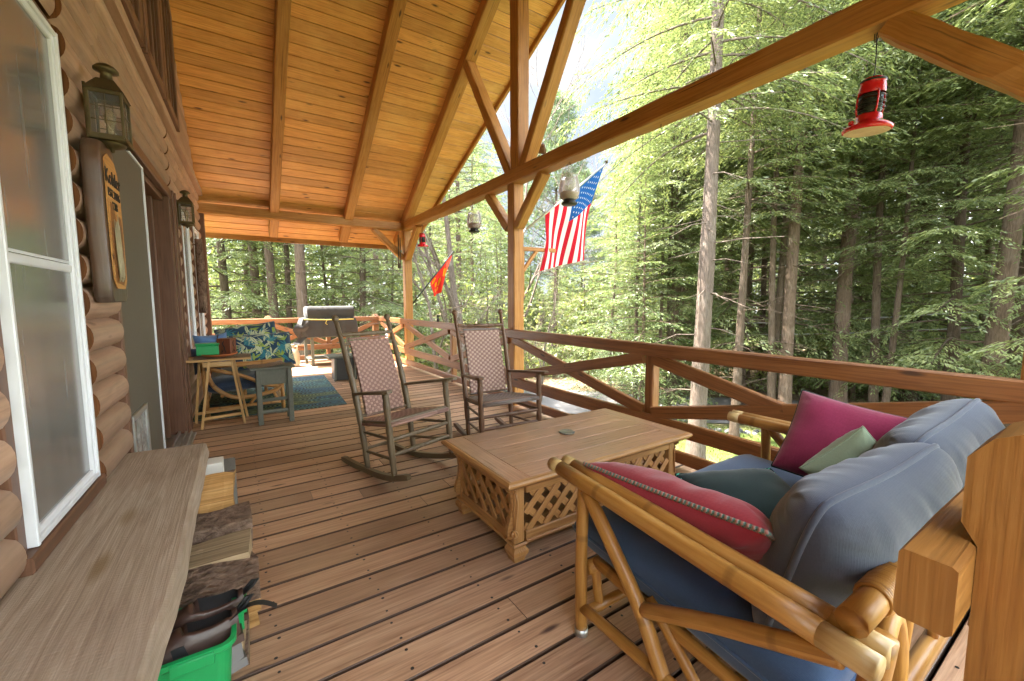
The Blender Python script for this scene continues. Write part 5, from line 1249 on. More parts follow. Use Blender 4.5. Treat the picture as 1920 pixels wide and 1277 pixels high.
tarp(1.02, 2.12, 9.16, 9.84, [(.965, .92, .93, .04), (.90, .97, .98, .06), (.80, 1.0, 1.0, .09), (.68, 1.0, 1.0, .12), (.60, .97, 1.0, .15)], 2.).build('skirt_cover', M['grillcover'], t)
mb = MB(); rows = []
for i in range(12):
    k = i/11; rows.append([Vector((1.16-.24*k+.05*math.sin(j*1.4+k*2)*k, 9.19-.05*math.sin(j*.9), .93-.05*j-.18*k*(.4+j*.06)+.03*math.sin(k*7+j))) for j in range(8)])
mb.grid(rows, 0, True); mb.build('cover_flap', M['grillcover'], t)
mb = MB(); mb.tube([(1.08, 9.14, .955), (1.3, 9.15, .945), (1.6, 9.15, .935), (2.02, 9.15, .94)], .011, 6); mb.tube([(1.5, 9.15, .93), (1.47, 9.13, .87), (1.50, 9.12, .84)], .008, 5); mb.build('rope', M['rope'], t)
for x in (1.16, 2.0):
    for y in (9.3, 9.72): mb = MB(); mb.box((x+.07*(y < 9.5), y, .36), (.055, .055, .72), .004, 0, 0, 'z'); mb.build('leg', M['greengrey'], t)
mb = MB(); mb.box((1.6, 9.28, .60), (.95, .03, .05), .004); mb.box((1.6, 9.5, .14), (.9, .5, .03), .004); mb.build('shelf', M['greengrey'], t)
mb = MB(); mb.lathe([(0, 0), (.11, 0), (.125, .03), (.125, .25), (.10, .33), (.045, .37), (.035, .42), (.045, .44), (.03, .45), (0, .45)], (.88, 9.45, .003), 24); mb.tube([(.92, 9.40, .40), (.955, 9.38, .42), (.96, 9.37, .36), (.93, 9.38, .33)], .012, 8); single('stoneware_jug', mb, M['jug'], 'cream stoneware jug standing on the deck before the grill', 'jug')
t = thing('barrel_table', 'dark planter box with overhanging weathered wood top behind the nearer rocking chair', 'planter', (1.45, 7.4, 0))
mb = MB(); mb.box((1.46, 7.45, .19), (.34, .34, .38), .01); mb.build('box', M['darkmetal'], t); mb = MB(); mb.box((1.44, 7.45, .395), (.50, .46, .03), .006); mb.build('lid', M['greengrey'], t)
for x in (1.29, 1.60): mb = MB(); mb.beam((x, 7.27, .38), (x-.01, 7.27, .0), .045, .03, (1, 0, 0), .004); mb.build('leg', M['greengrey'], t)

# ================================================================== HANGING LANTERNS, HOOKS, BRACKET, FLAGS
def hook(x, y, z):
    mb = MB(); mb.tube([(x, y, z), (x, y, z-.028), (x+.012, y, z-.042), (x+.018, y, z-.03)], .003, 6); return mb
def railroad_lantern(c, sc, rx, label):
    t = thing('railroad_lantern', label, 'lantern', c); mt = Matrix.Rotation(rx, 3, 'Y') @ Matrix.Rotation(R(4), 3, 'X')
    def L(prof, nm, mat, n=28): m_ = MB(); m_.lathe([(a*sc, b*sc) for a, b in prof], (0, 0, 0), n, 0, mt); return m_.build(nm, mat, t, False)
    L([(0, -.005), (.115, -.005), (.124, .0), (.126, .012), (.118, .022), (.085, .045), (.07, .055), (.066, .085), (.060, .092), (0, .092)], 'base', M['red'])
    s_ = L([(0, -.0062), (.114, -.0062)], 'base_underside', M['lantern_pink'])
    m_ = MB()
    for r in (.035, .06, .085): m_.tube([mt @ Vector((r*sc*math.cos(a/20*2*math.pi), r*sc*math.sin(a/20*2*math.pi), -.0065*sc)) for a in range(21)], .0018*sc, 5)
    m_.build('embossed_ring', M['lantern_pink'], t, False)
    L([(.05, .092), (.058, .105), (.060, .15), (.058, .20), (.05, .21)], 'globe', M['globe'])
    L([(.066, .208), (.068, .215), (.066, .245), (.060, .268), (.063, .272), (.063, .282), (.05, .288), (.048, .296), (0, .297)], 'cap', M['red'])
    L([(.064, .272), (.066, .277), (.064, .284)], 'cap_band', M['black'])
    for q in range(4):
        m_ = MB(); a = math.pi/4+q*math.pi/2; m_.tube([mt @ (Vector((math.cos(a)*r, math.sin(a)*r, z))*sc) for r, z in ((.064, .085), (.071, .12), (.071, .18), (.067, .215))], .0055*sc, 6); m_.build('upright', M['red'], t, False)
    m_ = MB()
    for z in (.125, .150, .158, .185): m_.tube([mt @ Vector((.072*sc*math.cos(a/20*2*math.pi), .072*sc*math.sin(a/20*2*math.pi), z*sc)) for a in range(21)], .0028*sc, 5)
    for z in (.112, .137, .170, .197): m_.tube([mt @ Vector((.0605*sc*math.cos(a/20*2*math.pi), .0605*sc*math.sin(a/20*2*math.pi), z*sc)) for a in range(21)], .0022*sc, 5)
    m_.build('wire_guard', M['darkmetal'], t, False)
    m_ = MB(); m_.lathe([(0, 0), (.014*sc, 0), (.014*sc, .02*sc), (.010*sc, .024*sc), (0, .024*sc)], mt @ Vector((-.085*sc, .055*sc, .03*sc)), 10); m_.build('filler_cap', M['red'], t, False)
    m_ = MB(); topv = mt @ Vector((0, 0, .297*sc)); m_.tube([topv+Vector((-.03*sc, 0, -.01)), topv+Vector((.006, 0, .03)), topv+Vector((.008, 0, .14*sc)), topv+Vector((.0, 0, .20*sc)), topv+Vector((.016, 0, .24*sc)), topv+Vector((.006, 0, .265*sc)), topv+Vector((-.010, 0, .235*sc)), topv+Vector((.004, 0, .19*sc))], .0028, 6); m_.build('bail_wire', M['darkmetal'], t, False)
    return t
railroad_lantern((2.90, .925, 2.212), .88, R(-2), 'red railroad lantern hanging by wire from the tie beam close to the camera')
tag(hook(2.90, .92, 2.705).build('hook', M['bronze']), 'rusty hook in the beam holding the near red lantern', 'hook')
railroad_lantern((2.90, 7.42, 2.305), .80, R(-4), 'distant red railroad lantern hanging beside the far porch post')
def jar_lantern(c, label):
    t = thing('glass_lantern', label, 'lantern', c, 0, 'glass hurricane lanterns on the tie beam')
    def L(prof, nm, mat, n=24): m_ = MB(); m_.lathe(prof, (0, 0, 0), n); return m_.build(nm, mat, t, False)
    L([(.062, .05), (.092, .07), (.104, .12), (.106, .16), (.094, .235), (.080, .285), (.086, .30)], 'globe', M['frost'])
    L([(.0, .0), (.07, .0), (.082, .012), (.07, .03), (.058, .04), (.06, .055), (0, .055)], 'base', M['darkmetal'])
    L([(.03, .055), (.08, .075), (.098, .12), (.0, .122)], 'wax', plain('lantern wax', (.48, .36, .24), .5))
    m_ = MB()
    for sg in (-1, 1): m_.tube([(sg*.086, 0, .298), (sg*.05, 0, .37), (0, 0, .43)], .002, 5)
    m_.build('hanger', M['darkmetal'], t, False); return t
jar_lantern((2.90, 3.36, 2.28), 'pale glass hurricane lantern hanging in front of the striped flag')
jar_lantern((2.90, 5.42, 2.285), 'pale glass hurricane lantern hanging left of the centre post')
tag(hook(2.90, 2.26, 2.705).build('hook', M['darkmetal']), 'empty dark hook under the tie beam between the lanterns', 'hook')
tag(hook(2.90, 3.36, 2.722).build('hook', M['darkmetal']), 'hook holding the glass lantern before the flag', 'hook')
tag(hook(2.90, 5.42, 2.722).build('hook', M['darkmetal']), 'hook holding the glass lantern left of the centre post', 'hook')
tag(hook(2.90, 7.42, 2.715).build('hook', M['darkmetal']), 'hook holding the far red lantern', 'hook')
mb = MB(); mb.tube([(2.70, 8.19, 2.60), (2.70, 8.185, 2.2), (2.69, 8.185, 2.02)], .012, 6); mb.tube([(2.735, 8.19, 2.55), (2.735, 8.185, 2.02)], .010, 6); mb.lathe([(0, -.05), (.03, -.04), (.03, .03), (.012, .05), (0, .05)], (2.705, 8.185, 2.0), 10); single('wind_chime', mb, M['barkdark'], 'dark wind chime hanging inside the far porch post', 'wind chime')
t = thing('bracket_arm', 'small timber bracket arm on the outer side of the centre post', 'bracket', (2.98, 4.33, 1.9))
mb = MB(); mb.beam((2.975, 4.33, 1.945), (3.50, 4.33, 1.955), .04, .05); mb.build('arm', M['beam'], t)
mb = MB(); mb.beam((2.985, 4.33, 1.35), (2.985, 4.33, 1.93), .05, .028, (0, 1, 0)); mb.build('back_plate', M['beam'], t)
mb = MB(); mb.beam((3.0, 4.33, 1.68), (3.20, 4.33, 1.93), .035, .045); mb.build('brace', M['beam'], t)
mb = MB(); mb.tube([(3.36, 4.33, 1.93), (3.36, 4.33, 1.90), (3.375, 4.33, 1.88), (3.385, 4.33, 1.90)], .004, 6); mb.build('hook', M['darkmetal'], t)
t = thing('floodlight', 'brown outdoor floodlight fixed beside the strut above the tie beam', 'floodlight', (3.0, 4.08, 3.07))
mb = MB(); q = Vector((.7, -.5, .25)).to_track_quat('Z', 'Y').to_matrix(); mb.lathe([(0, -.06), (.025, -.055), (.03, .0), (.055, .05), (.062, .09), (.055, .092), (0, .085)], (3.03, 4.08, 3.05), 16, 0, q); mb.build('lamp_head', M['trim'], t)
mb = MB(); mb.tube([(2.965, 4.10, 2.99), (3.0, 4.09, 3.01), (3.02, 4.085, 3.04)], .012, 8); mb.build('bracket', M['trim'], t)
mb = MB(); mb.lathe([(0, 0), (.022, 0), (.022, .05), (.012, .06), (.012, .085), (.024, .09), (.024, .11), (0, .115)], (2.83, 6.62, .957), 12); single('rail_ornament', mb, M['black'], 'little black solar lamp on top of the side rail', 'lamp')
mb = MB(); mb.prism([(-.05, -.17), (.03, -.12), (.055, .05), (.0, .18), (-.04, .14), (-.06, 0)], (2.70, 9.1, .55), (.1, -.9, -.2), (0, .2, .95), .02); single('white_paddle', mb, M['white'], 'white curved board propped inside the far side railing', 'board')

t = thing('flag', 'stars and stripes flag drooping from an angled pole on the centre post', 'flag', (2.98, 4.35, 2.13))
pb, pt_ = Vector((2.985, 4.36, 2.13)), Vector((4.42, 4.34, 3.215)); dp = (pt_-pb)
mb = MB(); mb.tube([pb, pb+dp*.5, pt_], [.014, .013, .012], 10); mb.build('flagpole', M['alu'], t)
mb = MB(); mb.lathe([(0, 0), (.018, .003), (.024, .02), (.018, .038), (0, .045)], pt_, 12); mb.build('finial', M['bronze'], t)
mb = MB(); mb.tube([pb-dp.normalized()*.07, pb+dp.normalized()*.09], .022, 10); mb.build('socket', M['alu'], t)
def flag_pt(a, b):
    """a along the hoist from the tip, b along the fly"""
    T1, T2, B1, B2 = pb+dp*.965, pb+dp*.26, Vector((3.99, 4.33, 1.86)), Vector((3.235, 4.36, 1.68))
    p = (T1*(1-a)+T2*a)*(1-b)+(B1*(1-a)+B2*a)*b
    p.y += .055*math.sin(a*9+b*3.0)*min(1, b*2.2)*(1-.3*a)-.03*b; p.x += -.05*math.sin(b*math.pi)*(1-a)+.04*math.sin(b*math.pi)*a; p.z -= .03*math.sin(a*math.pi)*(1-b)
    return p
mb = MB(); nb_ = 30
for st_ in range(13):
    for j in range(nb_):
        for q in range(2):
            a0, a1 = (st_+q*.5)/13, (st_+q*.5+.5)/13; b0, b1 = j/nb_, (j+1)/nb_
            mi = 2 if (st_ < 7 and b1 <= .4001) else (0 if st_ % 2 == 0 else 1)
            mb.add([flag_pt(a0, b0), flag_pt(a0, b1), flag_pt(a1, b1), flag_pt(a1, b0)], [(0, 1, 2, 3)], [[(0, 0)]*4], mi, True)
for ry in range(9):
    for rx in range(6 if ry % 2 == 0 else 5):
        ca = (ry+1)/10*7/13; cb = (rx*2+1+(ry % 2))/12*.4
        for sg in (-1, 1):
            P = []
            for k in range(10):
                an = k*math.pi/5; r = .020 if k % 2 == 0 else .009
                q = flag_pt(ca+r*math.cos(an)*.75, cb+r*math.sin(an)*.72); q.y += sg*.004; P.append(q)
            mb.add(P, [tuple(range(10)) if sg > 0 else tuple(range(10))[::-1]], [[(0, 0)]*10], 3)
def cloth(name, c, tr=.4):
    s = NT(name); s.t.nodes.remove(s.b); d = s.n('BsdfDiffuse'); d.inputs[0].default_value = (*c, 1); tl = s.n('BsdfTranslucent'); tl.inputs[0].default_value = (*c, 1); m1 = s.n('MixShader'); m1.inputs[0].default_value = tr
    s.l(d.outputs[0], m1.inputs[1]); s.l(tl.outputs[0], m1.inputs[2]); s.l(m1.outputs[0], s.out.inputs[0]); return s.m
mb.build('flag_cloth', [cloth('flag red', (.55, .02, .035)), cloth('flag white', (.75, .74, .72)), cloth('flag blue', (.02, .10, .32)), cloth('flag star', (.75, .70, .55))], t)
t = thing('flag', 'red heraldic flag with gold beast drooping from a pole on the far post', 'flag', (2.97, 8.25, 1.35))
pb2, pt2 = Vector((2.985, 8.25, 1.26)), Vector((3.86, 8.15, 2.345)); dp2 = pt2-pb2
mb = MB(); mb.tube([pb2, pt2], .014, 8); mb.build('flagpole', M['darkmetal'], t)
def fl2(a, b):
    T1, T2, B1, B2 = pb2+dp2*.985, pb2+dp2*.42, Vector((3.58, 8.2, 1.50)), Vector((3.42, 8.22, 1.40)); p = (T1*(1-a)+T2*a)*(1-b)+(B1*(1-a)+B2*a)*b
    p.y += .04*math.sin(a*8+b*4)*min(1, b*2); return p
mb = MB(); mb.grid([[fl2(i/16, j/16) for j in range(17)] for i in range(17)], 0, True)
def blob(pts, off):
    for sg in (-1, 1):
        P = [fl2(a, b)+Vector((0, sg*off, 0)) for a, b in pts]; c = sum(P, Vector())/len(P)
        for i in range(len(P)):
            tri = (i, (i+1) % len(P), len(P)); mb.add(P+[c], [tri if sg > 0 else tri[::-1]], [[(0, 0)]*3], 1)
for pts in ([(.80, .10), (.92, .16), (.96, .26), (.88, .34), (.80, .30), (.74, .20)], [(.30, .20), (.36, .22), (.36, .42), (.30, .48), (.26, .36)], [(.12, .30), (.20, .30), (.22, .50), (.16, .56), (.10, .44)],
            [(.70, .40), (.78, .44), (.76, .62), (.68, .64), (.64, .50)], [(.50, .38), (.58, .42), (.56, .66), (.48, .68), (.44, .52)], [(.72, .68), (.77, .70), (.80, .84), (.74, .86), (.70, .78)], [(.52, .70), (.57, .72), (.58, .84), (.51, .86), (.48, .78)]): blob(pts, .006)
mb.build('flag_cloth', [cloth('flag scarlet', (.72, .045, .03), .5), cloth('flag gold', (.80, .48, .02), .5)], t)
# low blue toy on the lawn
mb = MB(); c = Vector((7.0, 4.75, ground_z(7, 4.75))); mb.tube([c+Vector((.22*math.cos(a*.5), .22*math.sin(a*.5), .05+.02*math.sin(a*1.7)+.012*(a/6))) for a in range(40)], .018, 6); single('garden_hose', mb, plain('turquoise plastic', (.03, .38, .52), .4), 'coil of turquoise hose on the grass under the railing', 'hose')
# overhead wires along the road
for k, (z0, z1, y0) in enumerate(((.40, 1.25, 0.), (.02, .80, .0))):
    mb = MB(); A_ = at(54, 17, z0); B_ = at(88, 17, z1); mb.tube([A_.lerp(B_, i/24)-Vector((0, 0, .12*math.sin(i/24*math.pi))) for i in range(25)], .022, 6); single('utility_wire', mb, plain('wire', (.35, .35, .34), .6), ('upper' if k == 0 else 'lower')+' of the two utility wires strung through the trees along the road', 'wire')

# ================================================================== VEGETATION
def twigs_to_quads(base, dirn, up, length, rng, step=.075, ll=(.09, .15), lw=(.022, .038), spread=.6):
    """needle sprays along a batch of twigs; base,dirn,up (n,3), length (n)"""
    out = []
    mx = int(np.max(length)/step)+1
    side = unit(np.cross(dirn, up))
    for k in range(mx):
        r = (k+.5)*step; sel = r < length
        if not sel.any(): break
        b = base[sel]+dirn[sel]*r+np.array([0, 0, -1.])*(r*r*.28)[..., None] if False else base[sel]+dirn[sel]*r+np.array([[0, 0, -.30*r*r]])
        for sg in (-1, 1):
            n_ = len(b); d = unit(dirn[sel]+side[sel]*sg*(spread+rng.uniform(-.25, .25, n_))[:, None]+np.stack([np.zeros(n_), np.zeros(n_), rng.uniform(-.45, .12, n_)], 1)-np.array([[0, 0, .35*r]]))
            s_ = unit(np.cross(d, up[sel]+rng.normal(0, .45, (n_, 3))))
            out.append(diamonds(b+rng.normal(0, .012, b.shape), d, s_, rng.uniform(*ll, n_), rng.uniform(*lw, n_)))
    return np.concatenate(out) if out else np.zeros((0, 4, 3))
def hemlock(seed, H, base, Lmax, nbr, trunk_r, tstep=.13, leaf=1.0, droop=.16, dead=True, power=.75, tdens=1.0):
    """returns trunk mesh builder (with limbs) and needle quads; local origin at the foot"""
    rng = np.random.RandomState(seed); rs = random.Random(seed); mb = MB()
    def tr(z): k = z/H; return Vector((.10*math.sin(k*3+seed)+.04*math.sin(k*9+seed*2), .10*math.cos(k*2.3+seed*1.7)-.10*math.cos(seed*1.7), z))
    pts = [tr(0)+Vector((0, 0, -.25))]; rad = [trunk_r*1.7]
    for i in range(25):
        z = H*(i/24)**1.25; pts.append(tr(z)); rad.append(max(.012, trunk_r*(1-.93*(z/H))*(1+.45*math.exp(-z*3.2))*(1+.05*rs.uniform(-1, 1))))
    mb.tube(pts, rad, 12, 0, False)
    Q = []
    for i in range(nbr):
        k = (i+rs.random())/nbr; z = base+(H-base)*k**1.05*.985; L = Lmax*((1-k)**power*.92+.08)*rs.uniform(.65, 1.12); az = i*2.399+rs.uniform(-.6, .6); el = rs.uniform(-.12, .22)+.30*k
        h = Vector((math.cos(az), math.sin(az), 0)); sdv = Vector((-h.y, h.x, 0)); bend = rs.uniform(-.25, .25); dr = droop*rs.uniform(.6, 1.5)/max(.8, L)*2.2
        npt = 9; bp = []
        for q in range(npt):
            r = L*q/(npt-1); bp.append(tr(z)+h*r*math.cos(el)+sdv*(bend*r*r/L*.5)+Vector((0, 0, r*math.sin(el)-dr*r*r*.5)))
        mb.tube(bp, [max(.004, (.007+.0075*L)*(1-.85*q/(npt-1))) for q in range(npt)], 5, 0, False)
        bpn = np.array([tuple(p) for p in bp]); nt_ = max(3, int(L*.86/tstep)); tpos = .14+.86*(np.arange(nt_)+rng.uniform(-.3, .3, nt_))/nt_; tpos = np.clip(tpos, .08, 1.)
        ii = np.clip((tpos*(npt-1)).astype(int), 0, npt-2); f = tpos*(npt-1)-ii; bb = bpn[ii]*(1-f)[:, None]+bpn[ii+1]*f[:, None]; dd = unit(bpn[ii+1]-bpn[ii])
        for sg in (-1, 1):
            keep = rng.uniform(0, 1, nt_) < tdens*(.25+.75*min(1, .35+1.2*1)); b_ = bb[keep]; d_ = dd[keep]
            if not len(b_): continue
            n_ = len(b_); up = np.tile(np.array([[0, 0, 1.]]), (n_, 1)); sd_ = unit(np.cross(d_, up)); up2 = unit(np.cross(sd_, d_))
            ang = rng.uniform(.7, 1.15, n_)[:, None]; dirn = unit(d_*np.cos(ang)+sd_*sg*np.sin(ang)+up*(rng.uniform(-.30, .05, n_)[:, None]))
            ln = L*(.16+.34*(1-np.abs(tpos[keep]*1.7-.75)).clip(0, 1))*rng.uniform(.6, 1.25, n_)*.85
            Q.append(twigs_to_quads(b_, dirn, up2, ln.clip(.12, 1.3), rng, .075*leaf, (.08*leaf, .145*leaf), (.020*leaf, .036*leaf)))
        tip = np.array([tuple(bp[-1])]); Q.append(twigs_to_quads(tip-dd[-1:]*.25, dd[-1:], np.array([[0, 0, 1.]]), np.array([.35]), rng, .06*leaf))
    if dead:
        for i in range(int(10+H)):
            z = rs.uniform(min(1.5, base*.4), base+1.0); L = rs.uniform(.35, 1.5); az = rs.uniform(0, 6.28); h = Vector((math.cos(az), math.sin(az), rs.uniform(-.35, .12))); p = tr(z)
            p2 = p+h*L*.5+Vector((0, 0, rs.uniform(-.06, .06))); p3 = p+h*L+Vector((rs.uniform(-.1, .1), rs.uniform(-.1, .1), -.10*L)); mb.tube([p, p2, p3], [.013, .009, .003], 5, 0, False)
            mb.tube([p2, p2+(p3-p2)*.6+Vector((rs.uniform(-.2, .2), rs.uniform(-.2, .2), rs.uniform(-.1, .1)))], [.006, .002], 4, 0, False)
    return mb, np.concatenate(Q)
def make_tree_kind(nm, bark, leafm, *a, **k):
    mb, Q = hemlock(*a, **k); me_t = mb_mesh(mb, nm+' trunk', bark); me_c = quad_mesh(nm+' crown', Q, leafm); return me_t, me_c
def mb_mesh(mb, nm, mats):
    o = mb.build(nm, mats); me = o.data; bpy.data.objects.remove(o); return me
def plant(kind, loc, rz, sc, label, cat='tree', group=None, lean=(0, 0), name='hemlock_tree'):
    t = thing(name, label, cat, loc, 0, group)
    t.rotation_euler = (lean[0], lean[1], rz); t.scale = (sc, sc, sc) if isinstance(sc, (int, float)) else sc
    a = link('trunk', kind[0], t, False); b = link('crown', kind[1], t, False) if kind[1] else None; return t
KA = make_tree_kind('tall hemlock', M['bark'], M['leaf'], 11, 20., 7.2, 3.4, 96, .17)
KB = make_tree_kind('broad hemlock', M['bark'], M['leafdeep'], 23, 19., 6.2, 3.5, 96, .16)
KC = make_tree_kind('slim hemlock', M['barkdark'], M['leaf'], 37, 17., 5.8, 2.5, 74, .11)
KD = make_tree_kind('low branched hemlock', M['barkdark'], M['leafdeep'], 41, 16., 1.6, 3.1, 118, .14)
KY = make_tree_kind('young hemlock', M['bark'], M['leafyoung'], 53, 7.5, .5, 2.2, 80, .07, leaf=.9, dead=False)
KM = make_tree_kind('big grey hemlock', M['barkgrey'], M['leaf'], 67, 20., 6.6, 2.9, 96, .17, leaf=.95, droop=.30)
def gz(v): return Vector((v.x, v.y, ground_z(v.x, v.y)))
rs = random.Random(77)
plant(KM, gz(Vector((7.64, 4.92, 0))), 1.1, 1., 'big grey trunked hemlock standing closest to the railing on the lawn')
for (x, y, kd, rz, sc, lab) in (
    (10.04, 5.39, KC, .3, .95, 'slender hemlock on the lawn just right of the big grey trunk'),
    (11.9, 5.55, KC, 2.3, .9, 'thin dark hemlock left of a pair of close trunks'),
    (12.1, 5.15, KA, 4.2, 1., 'straight brown hemlock, thicker of the two close trunks'),
    (16.3, 5.5, KB, .9, 1.2, 'stout hemlock beyond the road with reddish trunk'),
    (19.7, 3.9, KD, 2.9, 1.05, 'shaded hemlock beyond the road at the right'),
    (14.8, 2.65, KD, 5.0, 1., 'hemlock with flared foot beside the road at the right'),
    (14.6, 1.7, KB, 1.9, 1.1, 'thick hemlock trunk at the right edge of the view'),
    (18.6, 2.75, KC, 3.3, 1.1, 'narrow hemlock behind the flared one'),
    (10.2, 8.65, KC, 1.2, .62, 'thin pale trunk behind the rail post, left of its twin'),
    (10.65, 8.1, KC, 4.4, .60, 'thin pale trunk behind the rail post, middle one'),
    (11.05, 8.1, KC, 2.0, .66, 'thin pale trunk behind the rail post, right of its twin'),
    (-.3, 16.9, KD, .4, 1.1, 'dark hemlock beyond the far railing at the cabin corner'),
    (.45, 17.6, KA, 3.1, 1.0, 'second dark trunk beyond the far railing beside the cabin corner'),
    (1.73, 14.4, KB, .7, 1.15, 'thick hemlock behind the far end railing left of the grill'),
    (3.7, 15.5, KD, 2.2, 1.0, 'hemlock behind the covered grill'),
    (13.2, 9.6, KB, 1.7, 1.0, 'hemlock on the road verge behind the thin pale trunks'),
    (17.5, 9.0, KA, 4.9, 1.15, 'tall hemlock in the woods straight beyond the big grey trunk')):
    plant(kd, gz(Vector((x, y, 0))), rz, sc, lab)
plant(KA, gz(Vector((1.0, 15.4, 0))), 2.0, .95, 'leaning dark hemlock beyond the far end railing', lean=(0, R(3.5)))
plant(KC, gz(Vector((1.55, 16.9, 0))), 5.0, 1.05, 'thin hemlock crossing behind the leaning one')
for i, (az, d, sc, lab) in enumerate(((55.5, 20., 1.3, 'very tall hemlock far behind the big grey trunk to its left'), (60., 24., 1.35, 'very tall hemlock far behind the big grey trunk'), (62., 15.5, 1.25, 'tall hemlock right behind the big grey trunk to its right'), (67., 21., 1.3, 'tall hemlock deep in the woods behind the close pair of trunks'),
    (72., 15., 1.2, 'tall hemlock behind the stout reddish trunk'), (77., 19., 1.35, 'tall hemlock deep behind the near red lantern'), (82., 14., 1.25, 'tall hemlock at the far right behind the flared one'), (87., 11., 1.15, 'tall hemlock just outside the right edge'), (93., 14., 1.2, 'hemlock beyond the right edge by the road'))):
    plant((KB, KA, KD)[i % 3], gz(at(az, d)), i*1.3, sc, lab)
# bright young hemlocks
for (az, d, sc, rz, lab) in ((50.5, 12.5, 1.0, .5, 'bright young hemlock left of the big grey trunk'), (46.5, 15.5, 1.05, 2.5, 'young hemlock behind the brightest one by the road'), (55., 16., 1.25, 1.2, 'sunlit young hemlock deep behind the big grey trunk'),
                             (39., 19., .75, 4.0, 'low young hemlock under the striped flag'), (29.5, 15., .72, 3.0, 'low young hemlock behind the heraldic flag'), (43., 21., .9, .3, 'pale young hemlock across the road below the open sky'),
        (-1., 21., 1.1, .9, 'sunlit young hemlock beyond the cabin corner'), (6., 24., 1.3, 2.2, 'sunlit young hemlock deep behind the far loveseat'), (13., 20., 1.0, 3.9, 'sunlit young hemlock behind the covered grill'), (20.5, 22., 1.2, 5.2, 'sunlit young hemlock behind the far porch post'), (2.5, 18.5, 1.15, 1.9, 'yellow green young hemlock right of the dark trunks at the cabin corner'), (9.5, 19., 1.3, .2, 'yellow green young hemlock between the leaning trunk and the grill'), (17., 18., 1.1, 2.8, 'yellow green young hemlock right of the grill'), (25., 19., 1.25, 4.4, 'yellow green young hemlock left of the heraldic flag'), (31., 22., 1.0, 1.5, 'yellow green young hemlock left of the centre post')):
    plant(KY, gz(at(az, d)), rz, sc, lab, name='young_hemlock')
rs2 = random.Random(5)
for i in range(22):
    az_ = 47+45*((i*.6180339+.3) % 1); plant(KY, gz(at(az_, rs2.uniform(17.5, 31))), rs2.uniform(0, 6.28), rs2.uniform(.75, 1.55), 'yellow green young hemlock in the sunlit understory of the woods', group='young hemlocks of the understory', name='young_hemlock')
for i in range(16):
    az_ = 54+38*((i*.7548777) % 1); plant(KC, gz(at(az_, rs2.uniform(13.5, 26))), rs2.uniform(0, 6.28), rs2.uniform(.75, 1.15), 'slim straight trunk among many at the edge of the woods', group='slim straight hemlocks at the wood edge')
# woods beyond: repeats of the same kinds
kinds = [KA, KB, KC, KD]
for i in range(46):
    az = -8+100*((i*.6180339) % 1); d = 20+19*rs.random()
    if 33 < az < 51: d = 33+8*rs.random(); sc = rs.uniform(.42, .55)
    elif 29 < az <= 33: sc = .8
    else: sc = rs.uniform(.85, 1.3)
    kd = rs.choice(kinds) if d < 30 else rs.choice([KB, KD, KD])
    plant(kd, gz(at(az, d)), rs.uniform(0, 6.28), sc, 'dark green hemlock in the woods beyond the road', group='hemlocks in the woods beyond the road')
# white pine with tufted boughs behind the flag
def white_pine(seed, H, base, Lm, nbr, tr_):
    rng = np.random.RandomState(seed); rs = random.Random(seed); mb = MB(); pts = [Vector((.1*math.sin(i*.5), .1*math.cos(i*.4), H*i/14-.2)) for i in range(15)]; mb.tube(pts, [tr_*(1-.92*i/14) for i in range(15)], 9, 0, False); Q = []
    for i in range(nbr):
        k = (i//4+.2*rs.random())/(nbr/4); z = base+(H-base)*k; L = Lm*((1-k)**.8*.9+.16)*rs.uniform(.6, 1.1); az = i*1.57+rs.uniform(-.5, .5)+(i//4)*.7; el = rs.uniform(.0, .35)+.35*k
        bp = [Vector((math.cos(az)*L*q/6*math.cos(el), math.sin(az)*L*q/6*math.cos(el), z+L*q/6*math.sin(el)+.05*L*(q/6)**2)) for q in range(7)]; mb.tube(bp, [(.012+.011*L)*(1-.85*q/6) for q in range(7)], 5, 0, False)
        for q in range(2, 7):
            for sg in (-1, 0, 1):
                if sg == 0 and q < 6: continue
                d = (bp[q]-bp[q-1]).normalized(); sdv = d.cross(ZUP).normalized()*sg; tp = bp[q]+(d*.5+sdv*.8+Vector((0, 0, .15)))*L*.16*rs.uniform(.6, 1.3)
                mb.tube([bp[q], tp], [.008, .004], 4, 0, False)
                n_ = 42; c = np.array([tuple(tp)]); D = unit(rng.normal(0, 1, (n_, 3))+np.array([[d.x*.8+sdv.x*.5, d.y*.8+sdv.y*.5, .45]])); S_ = unit(np.cross(D, rng.normal(0, 1, (n_, 3)))); Q.append(diamonds(c+rng.normal(0, .16, (n_, 3)), D, S_, rng.uniform(.16, .30, n_), rng.uniform(.03, .05, n_)))
    return mb_mesh(mb, 'white pine trunk', M['barkdark']), quad_mesh('white pine crown', np.concatenate(Q), M['leafpine'])
KP = white_pine(5, 15.5, 5.0, 3.1, 52, .17)
plant(KP, gz(at(39.0, 24.)), .4, .95, 'tall white pine with tufted boughs behind the striped flag', name='white_pine')
plant(KP, gz(at(42.6, 29.)), 2.4, .78, 'smaller white pine right of the striped flag', name='white_pine')
